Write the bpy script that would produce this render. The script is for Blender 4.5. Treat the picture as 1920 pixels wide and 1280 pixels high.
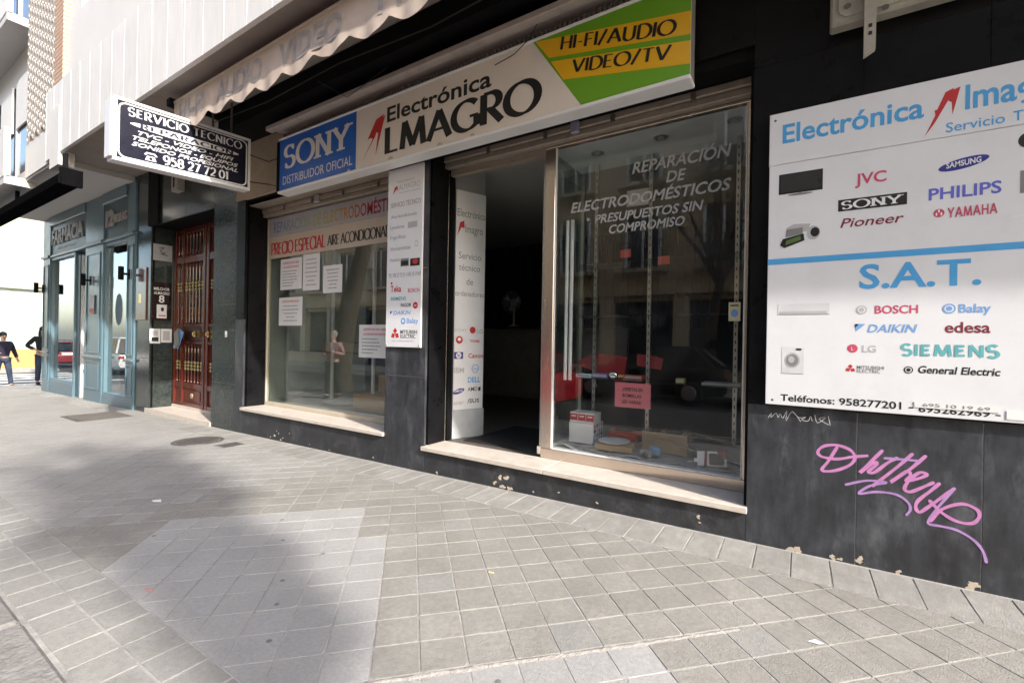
import bpy, bmesh, math, random
from mathutils import Vector, Matrix, Euler
random.seed(7)
R = math.radians
scene = bpy.context.scene
for o in list(bpy.data.objects):
    bpy.data.objects.remove(o)

# ---------------------------------------------------------------- camera
CAM = Vector((0.0, -3.53, 1.3414))
YAW, ROLL = R(32.55), R(1.05)
fwd = Vector((-math.sin(YAW), math.cos(YAW), 0))
rgt = Vector((math.cos(YAW), math.sin(YAW), 0))
upv = Vector((0, 0, 1))
r2 = rgt * math.cos(ROLL) + upv * math.sin(ROLL)
u2 = upv * math.cos(ROLL) - rgt * math.sin(ROLL)
cd = bpy.data.cameras.new('camera')
cd.sensor_width = 36.0
cd.lens = 16.0
cd.clip_start = 0.05
cd.clip_end = 1000
cam = bpy.data.objects.new('camera', cd)
scene.collection.objects.link(cam)
m = Matrix.Identity(4)
for i in range(3):
    m[i][0] = r2[i]; m[i][1] = u2[i]; m[i][2] = -fwd[i]; m[i][3] = CAM[i]
cam.matrix_world = m
scene.camera = cam

# ---------------------------------------------------------------- sky, sun, exposure
SUN_AZ, SUN_EL = R(16.5), R(34.0)
sun_travel = Vector((-math.cos(SUN_AZ) * math.cos(SUN_EL), math.sin(SUN_AZ) * math.cos(SUN_EL), -math.sin(SUN_EL)))
world = bpy.data.worlds.new('World')
scene.world = world
world.use_nodes = True
wn = world.node_tree.nodes
bg = wn['Background']
sky = wn.new('ShaderNodeTexSky')
sky.sky_type = 'NISHITA'
sky.sun_disc = False
sky.sun_elevation = SUN_EL
sky.sun_rotation = math.atan2(-sun_travel.x, -sun_travel.y)
sky.dust_density = 2.0
world.node_tree.links.new(sky.outputs[0], bg.inputs[0])
bg.inputs[1].default_value = 0.15
sl = bpy.data.lights.new('sun', 'SUN')
sl.energy = 2.0
sl.angle = R(0.95)
sl.color = (1.0, 0.955, 0.89)
sun = bpy.data.objects.new('sun', sl)
scene.collection.objects.link(sun)
sun.rotation_euler = sun_travel.to_track_quat('-Z', 'Y').to_euler()
sun.location = (10, -10, 20)
vs = scene.view_settings
vs.view_transform = 'Standard'
vs.look = 'None'
vs.exposure = 1.87
vs.gamma = 1.0
scene.render.engine = 'CYCLES'
scene.cycles.use_denoising = True
scene.cycles.max_bounces = 8
scene.cycles.transparent_max_bounces = 16
scene.cycles.sample_clamp_indirect = 6.0

# ---------------------------------------------------------------- materials
MATS = {}
def mat(name, col, rough=0.6, var=0.12, scale=6.0, bump=0.0, bscale=60.0, metal=0.0, spec=0.5, rnd=0.0, dirt=0.0, dcol=(0.12, 0.11, 0.10), dscale=2.2, rvar=0.1, coat=0.0, stretch=None, wstain=0.0, wcol=(0.10, 0.095, 0.085), wscale=1.3):
    if name in MATS:
        return MATS[name]
    mt = bpy.data.materials.new(name)
    mt.use_nodes = True
    nt = mt.node_tree
    N, L = nt.nodes, nt.links
    b = N['Principled BSDF']
    b.inputs['Metallic'].default_value = metal
    b.inputs['Specular IOR Level'].default_value = spec
    b.inputs['Coat Weight'].default_value = coat
    tc = N.new('ShaderNodeTexCoord')
    vec = tc.outputs['Object']
    if stretch:
        mp = N.new('ShaderNodeMapping')
        mp.inputs['Scale'].default_value = stretch
        L.new(vec, mp.inputs[0]); vec = mp.outputs[0]
    if rnd:
        oi = N.new('ShaderNodeObjectInfo')
        va = N.new('ShaderNodeVectorMath'); va.operation = 'MULTIPLY_ADD'
        cx = N.new('ShaderNodeCombineXYZ')
        for q in range(3): L.new(oi.outputs['Random'], cx.inputs[q])
        va.inputs[1].default_value = (37.0, 91.0, 53.0)
        L.new(cx.outputs[0], va.inputs[0]); L.new(vec, va.inputs[2]); vec = va.outputs[0]
    nz = N.new('ShaderNodeTexNoise')
    nz.inputs['Scale'].default_value = scale
    nz.inputs['Detail'].default_value = 7
    nz.inputs['Roughness'].default_value = 0.62
    L.new(vec, nz.inputs['Vector'])
    mr = N.new('ShaderNodeMapRange')
    mr.inputs['From Min'].default_value = 0.28
    mr.inputs['From Max'].default_value = 0.72
    mr.inputs['To Min'].default_value = 1 - var
    mr.inputs['To Max'].default_value = 1 + var
    L.new(nz.outputs['Fac'], mr.inputs[0])
    val = mr.outputs[0]
    if rnd:
        oi = N.new('ShaderNodeObjectInfo')
        m2 = N.new('ShaderNodeMapRange')
        m2.inputs['To Min'].default_value = 1 - rnd
        m2.inputs['To Max'].default_value = 1 + rnd
        L.new(oi.outputs['Random'], m2.inputs[0])
        mu = N.new('ShaderNodeMath'); mu.operation = 'MULTIPLY'
        L.new(val, mu.inputs[0]); L.new(m2.outputs[0], mu.inputs[1])
        val = mu.outputs[0]
    hs = N.new('ShaderNodeHueSaturation')
    hs.inputs['Color'].default_value = (*col, 1)
    L.new(val, hs.inputs['Value'])
    out = hs.outputs[0]
    if dirt:
        n2 = N.new('ShaderNodeTexNoise')
        n2.inputs['Scale'].default_value = dscale
        n2.inputs['Detail'].default_value = 9
        n2.inputs['Roughness'].default_value = 0.7
        L.new(vec, n2.inputs['Vector'])
        r = N.new('ShaderNodeMapRange')
        r.inputs['From Min'].default_value = 0.52
        r.inputs['From Max'].default_value = 0.74
        r.inputs['To Max'].default_value = dirt
        L.new(n2.outputs['Fac'], r.inputs[0])
        mx = N.new('ShaderNodeMixRGB')
        mx.inputs[2].default_value = (*dcol, 1)
        L.new(r.outputs[0], mx.inputs[0]); L.new(out, mx.inputs[1])
        out = mx.outputs[0]
    if wstain:
        ge = N.new('ShaderNodeNewGeometry')
        n4 = N.new('ShaderNodeTexNoise')
        n4.inputs['Scale'].default_value = wscale
        n4.inputs['Detail'].default_value = 10
        n4.inputs['Roughness'].default_value = 0.68
        L.new(ge.outputs['Position'], n4.inputs['Vector'])
        r4 = N.new('ShaderNodeMapRange')
        r4.inputs['From Min'].default_value = 0.42
        r4.inputs['From Max'].default_value = 0.78
        r4.inputs['To Max'].default_value = wstain
        L.new(n4.outputs['Fac'], r4.inputs[0])
        m4 = N.new('ShaderNodeMixRGB')
        m4.inputs[2].default_value = (*wcol, 1)
        L.new(r4.outputs[0], m4.inputs[0]); L.new(out, m4.inputs[1])
        out = m4.outputs[0]
    L.new(out, b.inputs['Base Color'])
    rr = N.new('ShaderNodeMapRange')
    rr.inputs['To Min'].default_value = max(0.02, rough - rvar)
    rr.inputs['To Max'].default_value = min(1, rough + rvar)
    L.new(nz.outputs['Fac'], rr.inputs[0])
    L.new(rr.outputs[0], b.inputs['Roughness'])
    if bump:
        n3 = N.new('ShaderNodeTexNoise')
        n3.inputs['Scale'].default_value = bscale
        n3.inputs['Detail'].default_value = 5
        L.new(vec, n3.inputs['Vector'])
        bp = N.new('ShaderNodeBump')
        bp.inputs['Strength'].default_value = bump
        bp.inputs['Distance'].default_value = 0.01
        L.new(n3.outputs['Fac'], bp.inputs['Height'])
        L.new(bp.outputs[0], b.inputs['Normal'])
    MATS[name] = mt
    return mt

def glass_mat(name, tint=(0.9, 0.95, 0.93), r0=0.07, rough=0.0, dust=0.03):
    mt = bpy.data.materials.new(name)
    mt.use_nodes = True
    N, L = mt.node_tree.nodes, mt.node_tree.links
    N.remove(N['Principled BSDF'])
    out = N['Material Output']
    ge = N.new('ShaderNodeNewGeometry')
    dt = N.new('ShaderNodeVectorMath'); dt.operation = 'DOT_PRODUCT'
    L.new(ge.outputs['Normal'], dt.inputs[0]); L.new(ge.outputs['Incoming'], dt.inputs[1])
    ab = N.new('ShaderNodeMath'); ab.operation = 'ABSOLUTE'
    L.new(dt.outputs['Value'], ab.inputs[0])
    om = N.new('ShaderNodeMath'); om.operation = 'SUBTRACT'; om.inputs[0].default_value = 1; om.use_clamp = True
    L.new(ab.outputs[0], om.inputs[1])
    pw = N.new('ShaderNodeMath'); pw.operation = 'POWER'; pw.inputs[1].default_value = 4.5
    L.new(om.outputs[0], pw.inputs[0])
    ma = N.new('ShaderNodeMath'); ma.operation = 'MULTIPLY_ADD'; ma.inputs[1].default_value = 1 - r0; ma.inputs[2].default_value = r0
    L.new(pw.outputs[0], ma.inputs[0])
    tr = N.new('ShaderNodeBsdfTransparent'); tr.inputs[0].default_value = (*tint, 1)
    df = N.new('ShaderNodeBsdfDiffuse'); df.inputs[0].default_value = (0.5, 0.5, 0.48, 1)
    tc = N.new('ShaderNodeTexCoord'); nz = N.new('ShaderNodeTexNoise')
    nz.inputs['Scale'].default_value = 3.0; nz.inputs['Detail'].default_value = 8
    L.new(tc.outputs['Object'], nz.inputs['Vector'])
    dm = N.new('ShaderNodeMapRange'); dm.inputs['From Min'].default_value = 0.4; dm.inputs['From Max'].default_value = 0.8
    dm.inputs['To Max'].default_value = dust
    L.new(nz.outputs['Fac'], dm.inputs[0])
    m0 = N.new('ShaderNodeMixShader')
    L.new(dm.outputs[0], m0.inputs[0]); L.new(tr.outputs[0], m0.inputs[1]); L.new(df.outputs[0], m0.inputs[2])
    gl = N.new('ShaderNodeBsdfGlossy'); gl.inputs['Roughness'].default_value = rough
    mx = N.new('ShaderNodeMixShader')
    L.new(ma.outputs[0], mx.inputs[0]); L.new(m0.outputs[0], mx.inputs[1]); L.new(gl.outputs[0], mx.inputs[2])
    L.new(mx.outputs[0], out.inputs[0])
    MATS[name] = mt
    return mt

BLACK = mat('polished black granite', (0.008, 0.008, 0.009), 0.30, 0.35, 5, 0.0, dirt=0.3, dcol=(0.018, 0.018, 0.02), dscale=1.6, rvar=0.12, spec=0.12)
BLACKD = mat('dusty black granite', (0.040, 0.043, 0.050), 0.40, 0.45, 9, 0.08, 200, dirt=0.95, dcol=(0.135, 0.142, 0.155), dscale=2.6, rvar=0.22, stretch=(1.6, 1.6, .55), wstain=.85, wcol=(.012, .012, .013), wscale=2.4)
BLACKM = mat('black paint', (0.007, 0.007, 0.0075), 0.7, 0.3, 9, spec=0.1)
GREEN_GR = mat('green granite', (0.035, 0.045, 0.042), 0.16, 0.45, 22, 0.0, dirt=0.5, dcol=(0.10, 0.105, 0.10), dscale=1.5, rvar=0.1)
DGROUT = mat('dark grout', (0.02, 0.02, 0.02), 0.9, 0.25, 30, spec=.1)
BLACKF = mat('black awning fabric', (0.006, 0.006, 0.0065), 0.95, 0.2, 9, spec=0.0)
GROUT = mat('pale grout', (0.30, 0.29, 0.27), 0.9, 0.25, 30)
MARBLE = mat('cream marble', (0.60, 0.53, 0.46), 0.42, 0.10, 14, 0.06, 160, dirt=0.5, dcol=(0.36, 0.29, 0.23), dscale=5, stretch=(1, 1, 3))
BEIGE = mat('beige render', (0.40, 0.32, 0.23), 0.8, 0.12, 5, 0.1, 120, dirt=0.3)
STEEL = mat('satin bronze steel', (0.62, 0.54, 0.46), 0.24, 0.06, 3, metal=0.85, dirt=0.12, dcol=(0.30, 0.24, 0.18), dscale=4, stretch=(4, 4, 0.6))
SHUT = mat('cream shutter metal', (0.36, 0.31, 0.25), 0.5, 0.15, 7, metal=0.2, dirt=0.7, dcol=(0.09, 0.075, 0.06), dscale=7)
WHITE = mat('white enamel', (0.78, 0.78, 0.77), 0.35, 0.04, 5, dirt=0.15, dcol=(0.5, 0.48, 0.44))
WPANEL = mat('white sign panel', (0.74, 0.745, 0.76), 0.36, 0.03, 4, dirt=0.22, dcol=(0.5, 0.49, 0.47), dscale=2.5)
PAPER = mat('paper', (0.76, 0.75, 0.73), 0.7, 0.04, 9)
FASCIA = mat('white fascia panel', (0.75, 0.735, 0.705), 0.7, 0.06, 3, 0.15, 220, rnd=0.03, dirt=0.3, dcol=(0.52, 0.48, 0.43), dscale=3.5, stretch=(3, 3, .5))
BATTEN = mat('white joint strip', (0.80, 0.79, 0.77), 0.5, 0.03)
SOFFIT = mat('grey brown soffit', (0.30, 0.26, 0.225), 0.8, 0.10, 4, 0.05, 60, dirt=0.3, dcol=(0.17, 0.14, 0.12))
SOFFW = mat('pale soffit render', (0.58, 0.56, 0.54), 0.85, 0.07, 3, 0.1, 30, dirt=0.35, dcol=(0.36, 0.35, 0.33), dscale=3)
TEAL = mat('grey teal paint', (0.115, 0.195, 0.235), 0.32, 0.08, 4, dirt=0.15, dcol=(0.2, 0.25, 0.27))
TEALD = mat('dark teal paint', (0.06, 0.10, 0.125), 0.4, 0.08, 4)
WOOD = mat('red brown varnish', (0.115, 0.022, 0.012), 0.22, 0.35, 9, stretch=(6, 6, 0.7), coat=0.3)
WOODD = mat('dark wood', (0.04, 0.012, 0.009), 0.35, 0.3, 9, stretch=(6, 6, 0.7))
BRASS = mat('brass', (0.72, 0.50, 0.18), 0.25, 0.1, metal=1.0)
CHROME = mat('chrome', (0.8, 0.8, 0.8), 0.08, 0.05, metal=1.0)
ALU = mat('aluminium', (0.62, 0.62, 0.60), 0.35, 0.08, metal=0.85)
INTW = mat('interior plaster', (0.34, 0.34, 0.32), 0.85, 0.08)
INTC = mat('vitrine ceiling', (0.72, 0.75, 0.74), 0.8, 0.05)
INTF = mat('interior floor', (0.10, 0.085, 0.07), 0.6, 0.2, dirt=0.5)
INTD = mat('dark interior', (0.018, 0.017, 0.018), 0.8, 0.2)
INTB = mat('dark blue curtain', (0.012, 0.015, 0.035), 0.9, 0.3)
CARTON = mat('brown cardboard', (0.38, 0.265, 0.145), 0.8, 0.10, 10, dirt=0.2, dcol=(0.24, 0.16, 0.09))
PINE = mat('pine board', (0.42, 0.25, 0.105), 0.55, 0.2, 8, stretch=(1, 6, 6))
CLOTH = mat('grey cloth', (0.30, 0.30, 0.31), 0.95, 0.15, 12, 0.3, 40)
GLASS = glass_mat('shop glass', (0.97, 0.98, 0.975), 0.055, dust=0.035)
GLASSL = glass_mat('left window glass', (0.94, 0.97, 0.95), 0.12, dust=0.07)
GLASSP = glass_mat('pharmacy glass', (0.85, 0.88, 0.88), 0.22, dust=0.03)
GLASST = glass_mat('shelf glass', (0.80, 0.90, 0.86), 0.09, dust=0.05)
ASPHALT = mat('asphalt', (0.055, 0.055, 0.057), 0.9, 0.25, 3, 0.5, 140)
CONC = mat('granite kerb', (0.215, 0.205, 0.19), 0.85, 0.25, 16, 0.9, 60, rnd=0.08, dirt=0.8, dcol=(0.08, 0.075, 0.07), wstain=.5)
TILE = mat('grey brown tile', (0.262, 0.248, 0.220), 0.82, 0.17, 42, 0.5, 150, rnd=0.06, dirt=0.45, dcol=(0.36, 0.345, 0.32), dscale=7, wstain=.65, wcol=(.15, .14, .125))
TILEG = mat('grey edge tile', (0.262, 0.253, 0.232), 0.82, 0.17, 42, 0.5, 150, rnd=0.06, dirt=0.45, dcol=(0.34, 0.33, 0.31), dscale=5, wstain=.5, wcol=(.14, .13, .12))
TILEB = mat('weathered border tile', (0.28, 0.268, 0.245), 0.85, 0.16, 9, 0.4, 60, rnd=0.07, dirt=0.6, dcol=(0.40, 0.39, 0.37), dscale=6, stretch=(2.5, 1, 1), wstain=.6, wcol=(.14, .13, .12), wscale=2.2)
TILEP = mat('pale repair tile', (0.345, 0.335, 0.32), 0.85, 0.15, 60, 0.5, 260, rnd=0.04, dirt=0.35, dcol=(0.27, 0.26, 0.25), dscale=3, wstain=.4, wcol=(.2, .19, .18))
TILED = mat('dusty old tile', (0.285, 0.273, 0.255), 0.7, 0.15, 30, 0.35, 110, rnd=0.07, dirt=0.35, dcol=(0.36, 0.345, 0.32), dscale=2, wstain=.4, wcol=(.16, .15, .14))
MORTAR = mat('sandy mortar', (0.37, 0.352, 0.325), 0.95, 0.28, 14, 0.5, 150, dirt=0.7, dcol=(0.10, 0.09, 0.08), dscale=1.1, wstain=.7, wcol=(.09, .08, .07), wscale=.8)
IRON = mat('rusty iron', (0.13, 0.118, 0.106), 0.6, 0.3, 20, 0.4, 80, metal=0.4, dirt=0.5, dcol=(0.22, 0.20, 0.18))
RUBBER = mat('rubber', (0.015, 0.015, 0.016), 0.8, 0.2)
def flat(name, col, rough=0.5):
    return mat('print ' + name, col, rough, 0.06, 8, rvar=0.05)
INK = flat('black', (0.012, 0.012, 0.012)); INKG = flat('grey', (0.22, 0.22, 0.22)); INKL = flat('light grey', (0.46, 0.46, 0.46))
INKB = flat('sky blue', (0.075, 0.36, 0.70)); INKN = flat('navy', (0.030, 0.035, 0.25)); INKP = flat('periwinkle', (0.12, 0.13, 0.55)); INKR = flat('red', (0.50, 0.025, 0.025))
INKPK = flat('rose', (0.56, 0.075, 0.14)); INKM = flat('maroon', (0.20, 0.02, 0.035)); INKT = flat('teal', (0.12, 0.42, 0.45)); INKW = flat('white', (0.80, 0.80, 0.79)); INKLB = flat('pale blue', (0.18, 0.36, 0.68))
VINYL = mat('print vinyl grey', (0.42, 0.43, 0.42), 0.6, 0.06)

# ---------------------------------------------------------------- mesh helpers
COL = scene.collection
class MB:
    def __init__(s):
        s.v = []; s.f = []
    def add(s, vs_, fs):
        n = len(s.v); s.v += [tuple(v) for v in vs_]; s.f += [tuple(i + n for i in f) for f in fs]; return s
    def box(s, x0, x1, y0, y1, z0, z1):
        if x0 > x1: x0, x1 = x1, x0
        if y0 > y1: y0, y1 = y1, y0
        if z0 > z1: z0, z1 = z1, z0
        return s.add([(x0, y0, z0), (x1, y0, z0), (x1, y1, z0), (x0, y1, z0), (x0, y0, z1), (x1, y0, z1), (x1, y1, z1), (x0, y1, z1)],
                     [(0, 3, 2, 1), (4, 5, 6, 7), (0, 1, 5, 4), (1, 2, 6, 5), (2, 3, 7, 6), (3, 0, 4, 7)])
    def bbox(s, x0, x1, y0, y1, z0, z1, b=0.006):
        """box with chamfered edges"""
        if x0 > x1: x0, x1 = x1, x0
        if y0 > y1: y0, y1 = y1, y0
        if z0 > z1: z0, z1 = z1, z0
        bm = bmesh.new()
        bmesh.ops.create_cube(bm, size=1)
        for v in bm.verts:
            v.co = Vector(((x0 + x1) / 2 + v.co.x * (x1 - x0), (y0 + y1) / 2 + v.co.y * (y1 - y0), (z0 + z1) / 2 + v.co.z * (z1 - z0)))
        b = min(b, (x1 - x0) * .3, (y1 - y0) * .3, (z1 - z0) * .3)
        bmesh.ops.bevel(bm, geom=bm.edges[:], offset=b, segments=1, affect='EDGES')
        bm.verts.index_update()
        s.add([v.co for v in bm.verts], [[v.index for v in f.verts] for f in bm.faces])
        bm.free(); return s
    def prism(s, pts, fn, d0, d1):
        """pts: 2-D outline, fn(a,b,d) -> 3-D"""
        n = len(pts)
        s.add([fn(a, b, d0) for a, b in pts] + [fn(a, b, d1) for a, b in pts],
              [tuple(range(n - 1, -1, -1)), tuple(range(n, 2 * n))] + [(i, (i + 1) % n, n + (i + 1) % n, n + i) for i in range(n)])
        return s
    def tube(s, path, rad, n=8, caps=True):
        P = [Vector(p) for p in path]
        if not hasattr(rad, '__len__'): rad = [rad] * len(P)
        up = Vector((0, 0, 1)); rings = []
        for i, p in enumerate(P):
            t = (P[min(i + 1, len(P) - 1)] - P[max(i - 1, 0)]).normalized()
            a = t.cross(up)
            if a.length < 1e-3: a = t.cross(Vector((1, 0, 0)))
            a.normalize(); b = t.cross(a)
            rings.append([p + (a * math.cos(2 * math.pi * k / n) + b * math.sin(2 * math.pi * k / n)) * rad[i] for k in range(n)])
        fs = []
        for i in range(len(P) - 1):
            for k in range(n):
                fs.append((i * n + k, i * n + (k + 1) % n, (i + 1) * n + (k + 1) % n, (i + 1) * n + k))
        if caps:
            fs.append(tuple(range(n - 1, -1, -1))); fs.append(tuple(range((len(P) - 1) * n, len(P) * n)))
        return s.add([v for r in rings for v in r], fs)
    def lathe(s, prof, c, axis='Z', n=24):
        c = Vector(c); vs_ = []
        for r, h in prof:
            for k in range(n):
                a = 2 * math.pi * k / n
                q = (r * math.cos(a), r * math.sin(a), h)
                if axis == 'Y': q = (q[0], q[2], q[1])
                if axis == 'X': q = (q[2], q[0], q[1])
                vs_.append(c + Vector(q))
        fs = []
        for i in range(len(prof) - 1):
            for k in range(n):
                fs.append((i * n + k, i * n + (k + 1) % n, (i + 1) * n + (k + 1) % n, (i + 1) * n + k))
        fs.append(tuple(range(n - 1, -1, -1))); fs.append(tuple(range((len(prof) - 1) * n, len(prof) * n)))
        return s.add(vs_, fs)
    def ell(s, c, r, nu=16, nv=10):
        vs_ = []; fs = []
        for i in range(nv + 1):
            t = math.pi * i / nv
            for k in range(nu):
                a = 2 * math.pi * k / nu
                vs_.append((c[0] + r[0] * math.sin(t) * math.cos(a), c[1] + r[1] * math.sin(t) * math.sin(a), c[2] + r[2] * math.cos(t)))
        for i in range(nv):
            for k in range(nu):
                fs.append((i * nu + k, (i + 1) * nu + k, (i + 1) * nu + (k + 1) % nu, i * nu + (k + 1) % nu))
        return s.add(vs_, fs)
    def mesh(s, name, mt, smooth=False):
        me = bpy.data.meshes.new(name)
        me.from_pydata(s.v, [], s.f)
        me.materials.append(mt)
        bm = bmesh.new(); bm.from_mesh(me)
        bmesh.ops.recalc_face_normals(bm, faces=bm.faces)
        bm.to_mesh(me); bm.free()
        if smooth:
            for p in me.polygons: p.use_smooth = True
            try: me.set_sharp_from_angle(angle=R(40))
            except Exception: pass
        me.update()
        return me
    def build(s, name, mt, parent=None, smooth=False):
        return link(name, s.mesh(name, mt, smooth), parent)

def link(name, me, parent=None):
    o = bpy.data.objects.new(name, me)
    COL.objects.link(o)
    if parent is not None:
        o.parent = parent
        o.matrix_parent_inverse = root_inv(parent)
    return o
def root_inv(p):
    t = Matrix.Identity(4)
    q = p
    chain = []
    while q is not None:
        chain.append(q); q = q.parent
    w = Matrix.Identity(4)
    for q in reversed(chain):
        w = w @ (q.matrix_parent_inverse if q.parent else Matrix.Identity(4)) @ Matrix.LocRotScale(q.location, q.rotation_euler, q.scale)
    return w.inverted()
def tag(o, label, cat, group=None, kind=None):
    if label: o['label'] = label
    if cat: o['category'] = cat
    if group: o['group'] = group
    if kind: o['kind'] = kind
    return o
def thing(name, label, cat, loc=(0, 0, 0), group=None):
    o = bpy.data.objects.new(name, None)
    o.empty_display_size = 0.1
    COL.objects.link(o); o.location = loc
    return tag(o, label, cat, group)
def struct(o):
    o['kind'] = 'structure'; return o
def B(name, dims, mt, parent=None, bev=0.0):
    mb = MB()
    if bev: mb.bbox(*dims, b=bev)
    else: mb.box(*dims)
    return mb.build(name, mt, parent)

# planes for flat print: (a, b) -> world
def plY(y):
    return lambda a, b, d=0.0: (a, y - d, b)
def plX(x):
    return lambda a, b, d=0.0: (x + d, a, b)

# ---------------------------------------------------------------- lettering from the built-in sans
_tcache = {}
def sans(s, bold=0.0):
    k = (s, bold)
    if k in _tcache: return _tcache[k]
    cu = bpy.data.curves.new('txt', 'FONT')
    cu.body = s; cu.size = 1.0; cu.offset = bold; cu.resolution_u = 3; cu.fill_mode = 'FRONT'
    o = bpy.data.objects.new('txt', cu)
    COL.objects.link(o)
    dg = bpy.context.evaluated_depsgraph_get()
    me = bpy.data.meshes.new_from_object(o.evaluated_get(dg))
    vs_ = [(v.co.x, v.co.y) for v in me.vertices]; fs = [tuple(p.vertices) for p in me.polygons]
    bpy.data.objects.remove(o); bpy.data.curves.remove(cu); bpy.data.meshes.remove(me)
    _tcache[k] = (vs_, fs)
    return vs_, fs
CAP = max(v[1] for v in sans('H')[0])
def letter(parent, s, fn, x0, x1, base, cap, mt, bold=0.012, shear=0.0, z1=None, d=0.0015, name='lettering', data=None, skew=0.0):
    """one printed line: fitted between x0 and x1, capital height cap; skew = rise from left to right"""
    if data is None:
        vs_, fs = sans(s, min(bold, .02))
    else:
        vs_, fs = data
    c = 1.0 if data else CAP
    vv = [(x + shear * y, y) for x, y, *_ in vs_]
    a0 = min(v[0] for v in vv); a1 = max(v[0] for v in vv)
    k = (x1 - x0) / (a1 - a0)
    out = []
    for (x, y), q in zip(vv, vs_):
        dz = q[2] if len(q) > 2 else 0
        t = (x - a0) / (a1 - a0)
        out.append(fn(x0 + (x - a0) * k, base + y * cap / c + skew * t, d + dz))
    mb = MB(); mb.add(out, fs)
    return mb.build(name, mt, parent)

# ---------------------------------------------------------------- broad-nib capitals (serif and flared faces)
def arc(cx, cy, rx, ry, a0, a1, n=14):
    return [(cx + rx * math.cos(R(a0 + (a1 - a0) * i / n)), cy + ry * math.sin(R(a0 + (a1 - a0) * i / n))) for i in range(n + 1)]
def ln(*p): return list(p)
PEN = {
 'A': (.78, [ln((0, 0), (.39, 1)), ln((.39, 1), (.78, 0)), ln((.14, .34), (.64, .34))]),
 'B': (.58, [ln((.05, 0), (.05, 1)), ln((.05, 1)) + arc(.28, .76, .24, .24, 90, -90) + ln((.05, .52)), ln((.05, .52)) + arc(.30, .26, .28, .26, 90, -90) + ln((.05, 0))]),
 'C': (.76, [arc(.45, .5, .45, .5, 45, 315, 24)]),
 'D': (.76, [ln((.05, 0), (.05, 1)), ln((.05, 1)) + arc(.30, .5, .46, .5, 90, -90, 20) + ln((.05, 0))]),
 'E': (.52, [ln((.05, 0), (.05, 1)), ln((.05, 1), (.5, 1)), ln((.05, .52), (.44, .52)), ln((.05, 0), (.52, 0))]),
 'F': (.5, [ln((.05, 0), (.05, 1)), ln((.05, 1), (.5, 1)), ln((.05, .52), (.44, .52))]),
 'G': (.82, [arc(.45, .5, .45, .5, 45, 330, 24), ln((.80, .08), (.80, .44)), ln((.56, .44), (.84, .44))]),
 'H': (.72, [ln((.05, 0), (.05, 1)), ln((.67, 0), (.67, 1)), ln((.05, .52), (.67, .52))]),
 'I': (.1, [ln((.05, 0), (.05, 1))]),
 'L': (.5, [ln((.05, 0), (.05, 1)), ln((.05, 0), (.5, 0))]),
 'M': (.95, [ln((.04, 0), (.14, 1)), ln((.14, 1), (.475, .05)), ln((.475, .05), (.81, 1)), ln((.81, 1), (.91, 0))]),
 'N': (.72, [ln((.05, 0), (.05, 1)), ln((.05, 1), (.67, 0)), ln((.67, 0), (.67, 1))]),
 'O': (.92, [arc(.46, .5, .46, .5, 90, 450, 32)]),
 'P': (.56, [ln((.05, 0), (.05, 1)), ln((.05, 1)) + arc(.28, .73, .27, .27, 90, -90) + ln((.05, .46))]),
 'Q': (.92, [arc(.46, .5, .46, .5, 90, 450, 32), ln((.5, .2), (.9, -.12))]),
 'R': (.62, [ln((.05, 0), (.05, 1)), ln((.05, 1)) + arc(.28, .74, .26, .26, 90, -90) + ln((.05, .48)), ln((.26, .48), (.62, 0))]),
 'S': (.56, [arc(.28, .745, .26, .255, 35, 250, 16) + arc(.29, .26, .27, .26, 80, -145, 16)]),
 'T': (.64, [ln((.32, 0), (.32, 1)), ln((0, 1), (.64, 1))]),
 'U': (.7, [ln((.05, 1), (.05, .32)) + arc(.35, .3, .3, .3, 180, 360, 16) + ln((.65, 1))]),
 'V': (.76, [ln((0, 1), (.38, 0)), ln((.38, 0), (.76, 1))]),
 'X': (.7, [ln((0, 1), (.7, 0)), ln((0, 0), (.7, 1))]),
 'Y': (.74, [ln((0, 1), (.37, .45)), ln((.74, 1), (.37, .45)), ln((.37, .48), (.37, 0))]),
 'Z': (.62, [ln((0, 1), (.62, 1)), ln((.62, 1), (0, 0)), ln((0, 0), (.62, 0))]),
 '-': (.34, [ln((.02, .4), (.32, .4))]), '/': (.42, [ln((0, -.05), (.42, 1.05))]),
 '0': (.62, [arc(.31, .5, .31, .5, 90, 450, 28)]), '1': (.3, [ln((.0, .8), (.16, 1)), ln((.16, 0), (.16, 1))]),
 '2': (.58, [arc(.29, .7, .27, .3, 160, -35, 16) + ln((.02, 0)), ln((.02, 0), (.58, 0))]),
 '5': (.56, [ln((.52, 1), (.12, 1)), ln((.12, 1), (.08, .55)), ln((.08, .55)) + arc(.26, .31, .28, .31, 100, -140, 16)]),
 '7': (.56, [ln((0, 1), (.56, 1)), ln((.56, 1), (.2, 0))]),
 '8': (.58, [arc(.29, .75, .23, .25, -90, 270, 24), arc(.29, .26, .28, .26, 90, 450, 24)]),
 '9': (.58, [arc(.29, .69, .28, .31, 0, 360, 24), arc(.29, .45, .28, .45, 30, -120, 14)]),
}
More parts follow.
